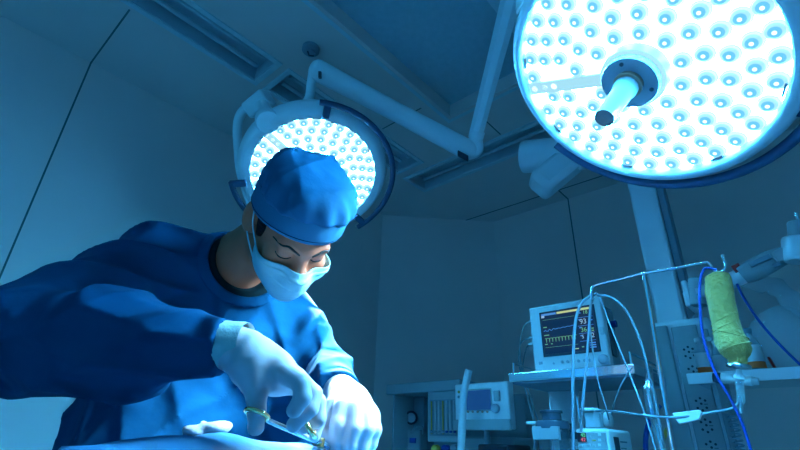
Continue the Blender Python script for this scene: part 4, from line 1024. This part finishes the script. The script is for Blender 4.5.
# gloves
def glove(palms, fings, cuff_a, cuff_b, r0, r1):
    ax_ = (cuff_b-cuff_a)/np.linalg.norm(cuff_b-cuff_a)
    def f(X):
        d = hand_sdf(X, palms, fings)-0.0006*noise(X, 160)-0.0007*np.sin((X-cuff_a)@ax_*230+noise(X, 40)*2)*np.clip(1-np.abs((X-cuff_b)@ax_)/0.05, 0, 1)
        c = caps(X, cuff_a, cuff_b, r0, r1)
        d = smin(d, c, 0.01)
        return np.maximum(d, -((X-cuff_a)@ax_))
    return f
ga_ = ELR+(WRR-ELR)*0.985; gr = glove(R_PALM, R_FING, ga_, P(240, 350, .662), 0.0315, 0.029)
allp = np.array([P(*q[:3]) for c_ in R_PALM+R_FING for q in c_]+[ga_]); gl_r = sdf_obj('glove', gr, allp.min(0)-0.05, allp.max(0)+0.05, 0.0021, 'glove', surgeon, 1)
ga2 = ELL_+(WRL-ELL_)*0.84; gl = glove(L_PALM, L_FING, ga2, P(347, 400, .78), 0.033, 0.029)
allp = np.array([P(*q[:3]) for c_ in L_PALM+L_FING for q in c_]+[ga2]); gl_l = sdf_obj('glove', gl, allp.min(0)-0.05, allp.max(0)+0.05, 0.0024, 'glove', surgeon, 1)
# rolled pale cuff of the right glove
ax_ = (WRR-ELR)/np.linalg.norm(WRR-ELR)
MB().lathe(ELR+(WRR-ELR)*0.985, ax_, [(0, 0.0325), (0.002, 0.0345), (0.012, 0.0338), (0.03, 0.0335), (0.036, 0.0325)], 40, False, False).build('cuff', 'cuff', gl_r, smooth=True)
# hair: cap of short hair over the back and temples
def hair_sdf(X):
    q = hloc(X)
    d = smax(ell(q, (0, -0.010, 0.030), (0.0805, 0.1005, 0.0915)), q[:, 2]-0.06, 0.004)
    d = smin(d, caps(q, (-0.050, -0.05, -0.045), (0.050, -0.05, -0.045), 0.030), 0.03)
    for s_ in (-1, 1): d = smin(d, caps(q, (s_*0.064, 0.030, 0.03), (s_*0.066, 0.020, -0.026), 0.017, 0.008), 0.01)
    face = np.maximum(q[:, 1]-0.040-0.35*q[:, 2].clip(None, 0), -0.2)
    d = smax(d, face, 0.006)
    d = smax(d, -(q[:, 2]+0.062), 0.01)
    for s_ in (-1, 1): d = smax(d, -ell(q, (s_*0.084, -0.012, -0.024), (0.028, 0.025, 0.038)), 0.004)
    return d-0.0012*noise(X, 150)
sdf_obj('hair', hair_sdf, HO-0.16, HO+0.16, 0.0032, 'hair', surgeon, 1)
# eyebrows and lashes
def on_face(x, z): return trace_to(head_sdf, H(x, 0.2, z), -hf)[0]
for s_ in (-1, 1):
    bp_ = [on_face(s_*x, z)+hf*0.0005 for x, z in ((0.012, 0.004), (0.022, 0.009), (0.034, 0.013), (0.046, 0.011), (0.055, 0.004))]
    MB().tube(spline(bp_, 6), [0.0010+0.0012*math.sin(math.pi*min(1, (i+4)/27)) for i in range(25)], 8).build('eyebrow', 'lip', surgeon, smooth=True)
    lp_ = [on_face(s_*x, z)+hf*0.0006 for x, z in ((0.019, -0.016), (0.026, -0.0205), (0.034, -0.0215), (0.042, -0.019), (0.047, -0.015))]
    MB().tube(spline(lp_, 6), 0.0014, 6).build('eyelashes', 'lip', surgeon, smooth=True)
# cap: band and gathered crown
def cap_plane(q): return q[:, 2]-0.20*q[:, 1]          # the band sits higher over the brow than at the nape
def cap_shell(q): return ell(q, (0, -0.008, 0.030), (0.0905, 0.1095, 0.102))
def band_sdf(X):
    q = hloc(X); d = cap_shell(q)-0.0015*np.sin(q[:, 0]*60+2)*0.5; t = cap_plane(q)
    d = np.maximum(d, -(d+0.007))
    return smax(smax(d, 0.012-t, 0.002), t-0.060, 0.002)
def crown_sdf(X):
    q = hloc(X); t = cap_plane(q); ang = np.arctan2(q[:, 0], q[:, 1])
    e_ = ell(q, (0.002, -0.010, 0.060), (0.0915, 0.110, 0.081)); e_ = smax(e_, q[:, 2]-0.126-0.12*q[:, 0], 0.03)
    g_ = np.clip((t-0.055)/0.06, 0, 1)
    rr_ = np.clip(np.hypot(q[:, 0], q[:, 1])/0.09, 0, 1)
    w_ = 0.0030*np.sin(ang*15+noise(X, 18)*1.6)*rr_**2*(1-g_)+0.0065*rdg(q[:, 0]*34-q[:, 2]*26+noise(X, 18)*1.0+0.6)*rr_+0.005*rdg(q[:, 0]*16+q[:, 1]*34+noise(X, 24)*0.8+1)+0.0015*noise(X, 60)
    e_ = e_-w_
    return smax(e_, 0.052-t, 0.006)
capo = sdf_obj('surgical_cap', crown_sdf, HO-0.19, HO+0.19, 0.0032, 'cap', surgeon, 1)
sdf_obj('cap_band', band_sdf, HO-0.19, HO+0.19, 0.0026, 'capband', capo, 1)
st_ = []
for k in range(80):      # stitching along the lower edge of the band
    a = 2*math.pi*k/80; x_, y_ = math.sin(a), math.cos(a); z0_ = 0.0
    for _ in range(6):
        rr0 = math.sqrt(max(0.0, 1-((z0_-0.030)/0.102)**2)); qx, qy = 0.0913*rr0*x_, -0.008+0.1103*rr0*y_; z0_ = 0.020+0.20*qy
    st_.append(H(qx, qy, z0_))
MB().tube(st_, 0.0007, 5, closed=True).build('stitched_seam', 'capstitch', capo, smooth=True)
# mask: pleated sheet laid over nose, cheeks and chin
def mask_form(q):
    d = ell(q, (0, 0.028, -0.055), (0.066, 0.070, 0.082))
    d = smin(d, caps(q, (0, 0.094, -0.028), (0, 0.106, -0.046), 0.010, 0.013), 0.035)
    d = smin(d, caps(q, (0, 0.090, -0.080), (0, 0.072, -0.122), 0.022, 0.024), 0.035)
    for s_ in (-1, 1): d = smin(d, ell(q, (s_*0.042, 0.062, -0.045), (0.023, 0.022, 0.026)), 0.02)
    return d
NU, NV = 72, 54
uu = np.linspace(-1, 1, NU); vv = np.linspace(0, 1, NV); g_u, g_v = np.meshgrid(uu, vv, indexing='ij')
th = np.radians(71)*g_u
zt_ = -0.027-0.008*np.cos(th*2)*0-0.016*np.abs(g_u)**1.6; zb_ = -0.117+0.040*np.abs(g_u)**2
z_ = zt_+(zb_-zt_)*g_v
o_ = np.stack([np.sin(th)*0.25, 0.01+np.cos(th)*0.25, z_-0.0], -1).reshape(-1, 3)
tgt = np.stack([0*th, 0*th+0.01, np.maximum(z_, -0.115)+0.0], -1).reshape(-1, 3)
mp = trace_to(mask_form, o_, tgt-o_, 0.24)
dr_ = o_-tgt; dr_ /= np.linalg.norm(dr_, axis=1)[:, None]
pl_ = 0.0022*((g_v.ravel()*5.0) % 1.0)*(1-np.abs(g_u.ravel())**4)*((g_v.ravel() > .12) & (g_v.ravel() < .85))
cr_ = 0.0018*noise(mp*1.0, 90)*(0.3+np.abs(g_u.ravel()))
mp = mp+dr_*(0.005+pl_+cr_)[:, None]
mw = HO+mp@HM
mfs = [(i*NV+j, (i+1)*NV+j, (i+1)*NV+j+1, i*NV+j+1) for i in range(NU-1) for j in range(NV-1)]
mk = MB().add(mw, mfs).build('face_mask', 'mask', surgeon, smooth=True, ang=180)
md = mk.modifiers.new('thick', 'SOLIDIFY'); md.thickness = 0.0015; md.offset = 0
rows = lambda j: [mw[i*NV+j] for i in range(0, NU, 2)]
for j in (2, 7): MB().tube(rows(j), 0.0011, 6).build('stitched_seam', 'mask', mk, smooth=True)
MB().tube([mw[j] for j in range(0, NV, 3)], 0.0016, 6).build('edge_binding', 'mask', mk, smooth=True)
MB().tube([mw[(NU-1)*NV+j] for j in range(0, NV, 3)], 0.0016, 6).build('edge_binding', 'mask', mk, smooth=True)
for s_, i0 in ((-1, 0), (1, NU-1)):
    c0, c1 = mw[i0*NV+1], mw[i0*NV+NV-2]
    er = H(s_*0.083, -0.022, 0.010)
    MB().tube(spline([c0, (c0+er)/2+hl*s_*0.004, H(s_*0.086, -0.006, 0.020), H(s_*0.088, -0.026, 0.006), H(s_*0.084, -0.034, -0.02), (c1+H(s_*0.084, -0.034, -0.02))/2+hl*s_*0.006, c1], 6), 0.0015, 6).build('ear_loop', 'mask', mk, smooth=True)
# neckline binding and stitching
def ring(r, off):
    a_, b_, c_ = basis(hu); out = []
    d0 = hu
    for k in range(48):
        t = 2*math.pi*k/48
        dirn = b_*math.cos(t)+c_*math.sin(t)
        out.append((t, dirn))
    return out

# ================================================================ INSTRUMENT, DRAPES
# scissors: two gold ringed arms crossing at a screw
T0 = P(257, 414, 0.607); T1_ = P(309, 427, 0.622)
PIV = P(321, 443, 0.665); TIPA, TIPB = P(336, 451, 0.70), P(332, 452, 0.70)
sz_ = empty('surgical_scissors', PIV, 'long gold handled surgical scissors held by the right gloved hand', 'scissors')
ringn = np.cross(PIV-T0, T1_-T0); ringn /= np.linalg.norm(ringn)
def loop(c, r, axis_dir, nrm):
    e1 = axis_dir/np.linalg.norm(axis_dir); e2 = np.cross(nrm, e1); return [c+e1*math.cos(t)*r+e2*math.sin(t)*r for t in np.linspace(0, 2*math.pi, 29)[:-1]]
def sc_arm(c, ref, tip, bend, nrm):
    dr = (bend-c)/np.linalg.norm(bend-c)
    a = MB().tube(spline([c+dr*0.016, bend, PIV, tip], 8), [0.0034]*8+[0.0036]*8+[0.003-0.0002*k for k in range(9)], 10).build('blade_arm', 'steel', sz_, smooth=True)
    MB().tube(loop(c, 0.0155, dr, nrm), 0.0032, 10, closed=True).build('finger_ring', 'gold', a, smooth=True)
    MB().tube([c+dr*0.016, c+(bend-c)*0.55], [0.0037, 0.0036], 10).build('gold_shank', 'gold', a, smooth=True)
    return a
thumb_ax = P(256.5, 427, .605)-P(257, 412, .612); thumb_ax /= np.linalg.norm(thumb_ax)
fing_ax = P(304, 427, .622)-P(318, 418, .630); fing_ax /= np.linalg.norm(fing_ax)
sc_arm(T0, T1_, TIPA, P(276, 424, 0.622), thumb_ax)
sc_arm(T1_, T0, TIPB, P(316, 437, 0.64), fing_ax)
MB().cyl(PIV-ringn*0.006, PIV+ringn*0.006, 0.005, 14).build('pivot_screw', 'gold', sz_)
# operating table under a blue drape
TC = P(300, 470, 0.69); TZ = 1.075
tx = side_h; ty = fwd_h
def tpt(a, b, z): return np.array((TC[0], TC[1], 0))+tx*a+ty*b+np.array((0, 0, z))
tb_ = empty('operating_table', tpt(0, 0, 0), 'operating table under the blue drape in front of the surgeon', 'operating table')
MB().obox(tpt(0.23, 0.02, TZ-0.10), tx, ty, (0, 0, 1), 0.53, 0.15, 0.03).build('table_top', 'dark', tb_, bevel=0.02)
MB().obox(tpt(0.05, 0.02, (TZ-0.1)/2), tx, ty, (0, 0, 1), 0.14, 0.10, (TZ-0.2)/2).build('pedestal', 'steel', tb_, bevel=0.02)
MB().obox(tpt(0.05, 0.02, 0.04), tx, ty, (0, 0, 1), 0.40, 0.19, 0.04).build('table_base', 'grey', tb_, bevel=0.02)

def sil(a):      # height of the draped mound along the table
    return np.interp(a, [-0.33, -0.305, -0.27, -0.20, -0.10, -0.05, 0.0, 0.05, 0.16, 0.22, 0.8], [1.09, 1.138, 1.146, 1.151, 1.156, 1.155, 1.147, 1.128, 1.126, 1.12, 1.10])
NA, NBB = 130, 90
av = np.linspace(-0.322, 0.78, NA); bv_ = np.linspace(-0.165, 0.36, NBB)
dv_ = []; df_ = []
for i, a in enumerate(av):
    for j, b in enumerate(bv_):
        top = 0.17; over = max(0.0, abs(b)-top)
        bb = b if over == 0 else math.copysign(top+0.035*math.sin(min(over/0.06, math.pi/2))+0.012*math.sin(a*38+b*3)*min(1, over/0.1), b)
        m_ = 1.09+(float(sil(a))-1.09)*math.exp(-((abs(bb)/0.12)**2.2))
        X_ = np.array([[a, bb, 0.0]])
        z = m_+0.004*math.sin(a*30+b*22)+0.003*math.sin(a*57-b*41+1)+0.002*float(noise(X_, 60)[0])-max(0.0, over-0.03)*3.2-(over/0.06)**2*0.01*(over < 0.06)
        dv_.append(tpt(a, bb, z)); 
for i in range(NA-1):
    for j in range(NBB-1): df_.append((i*NBB+j, (i+1)*NBB+j, (i+1)*NBB+j+1, i*NBB+j+1))
dr = MB().add(dv_, df_).build('surgical_drape', 'drape', smooth=True, ang=180)
dm = dr.modifiers.new('thick', 'SOLIDIFY'); dm.thickness = 0.0025; dm.offset = -1
tag(dr, 'light blue surgical drape spread over the operating table under the hands', 'drape')
gz = blob('gauze_pad', (0, 0, 0), 0.044, 0.030, 0.018, 'gauze', None, 9, 0.35, 48, 30, False)
gz.location = Vector(P(205, 430, 0.69)); gz.rotation_euler = (0, 0, YAW)
tag(gz, 'crumpled white gauze lying on the drape at the left below the sleeve', 'gauze')
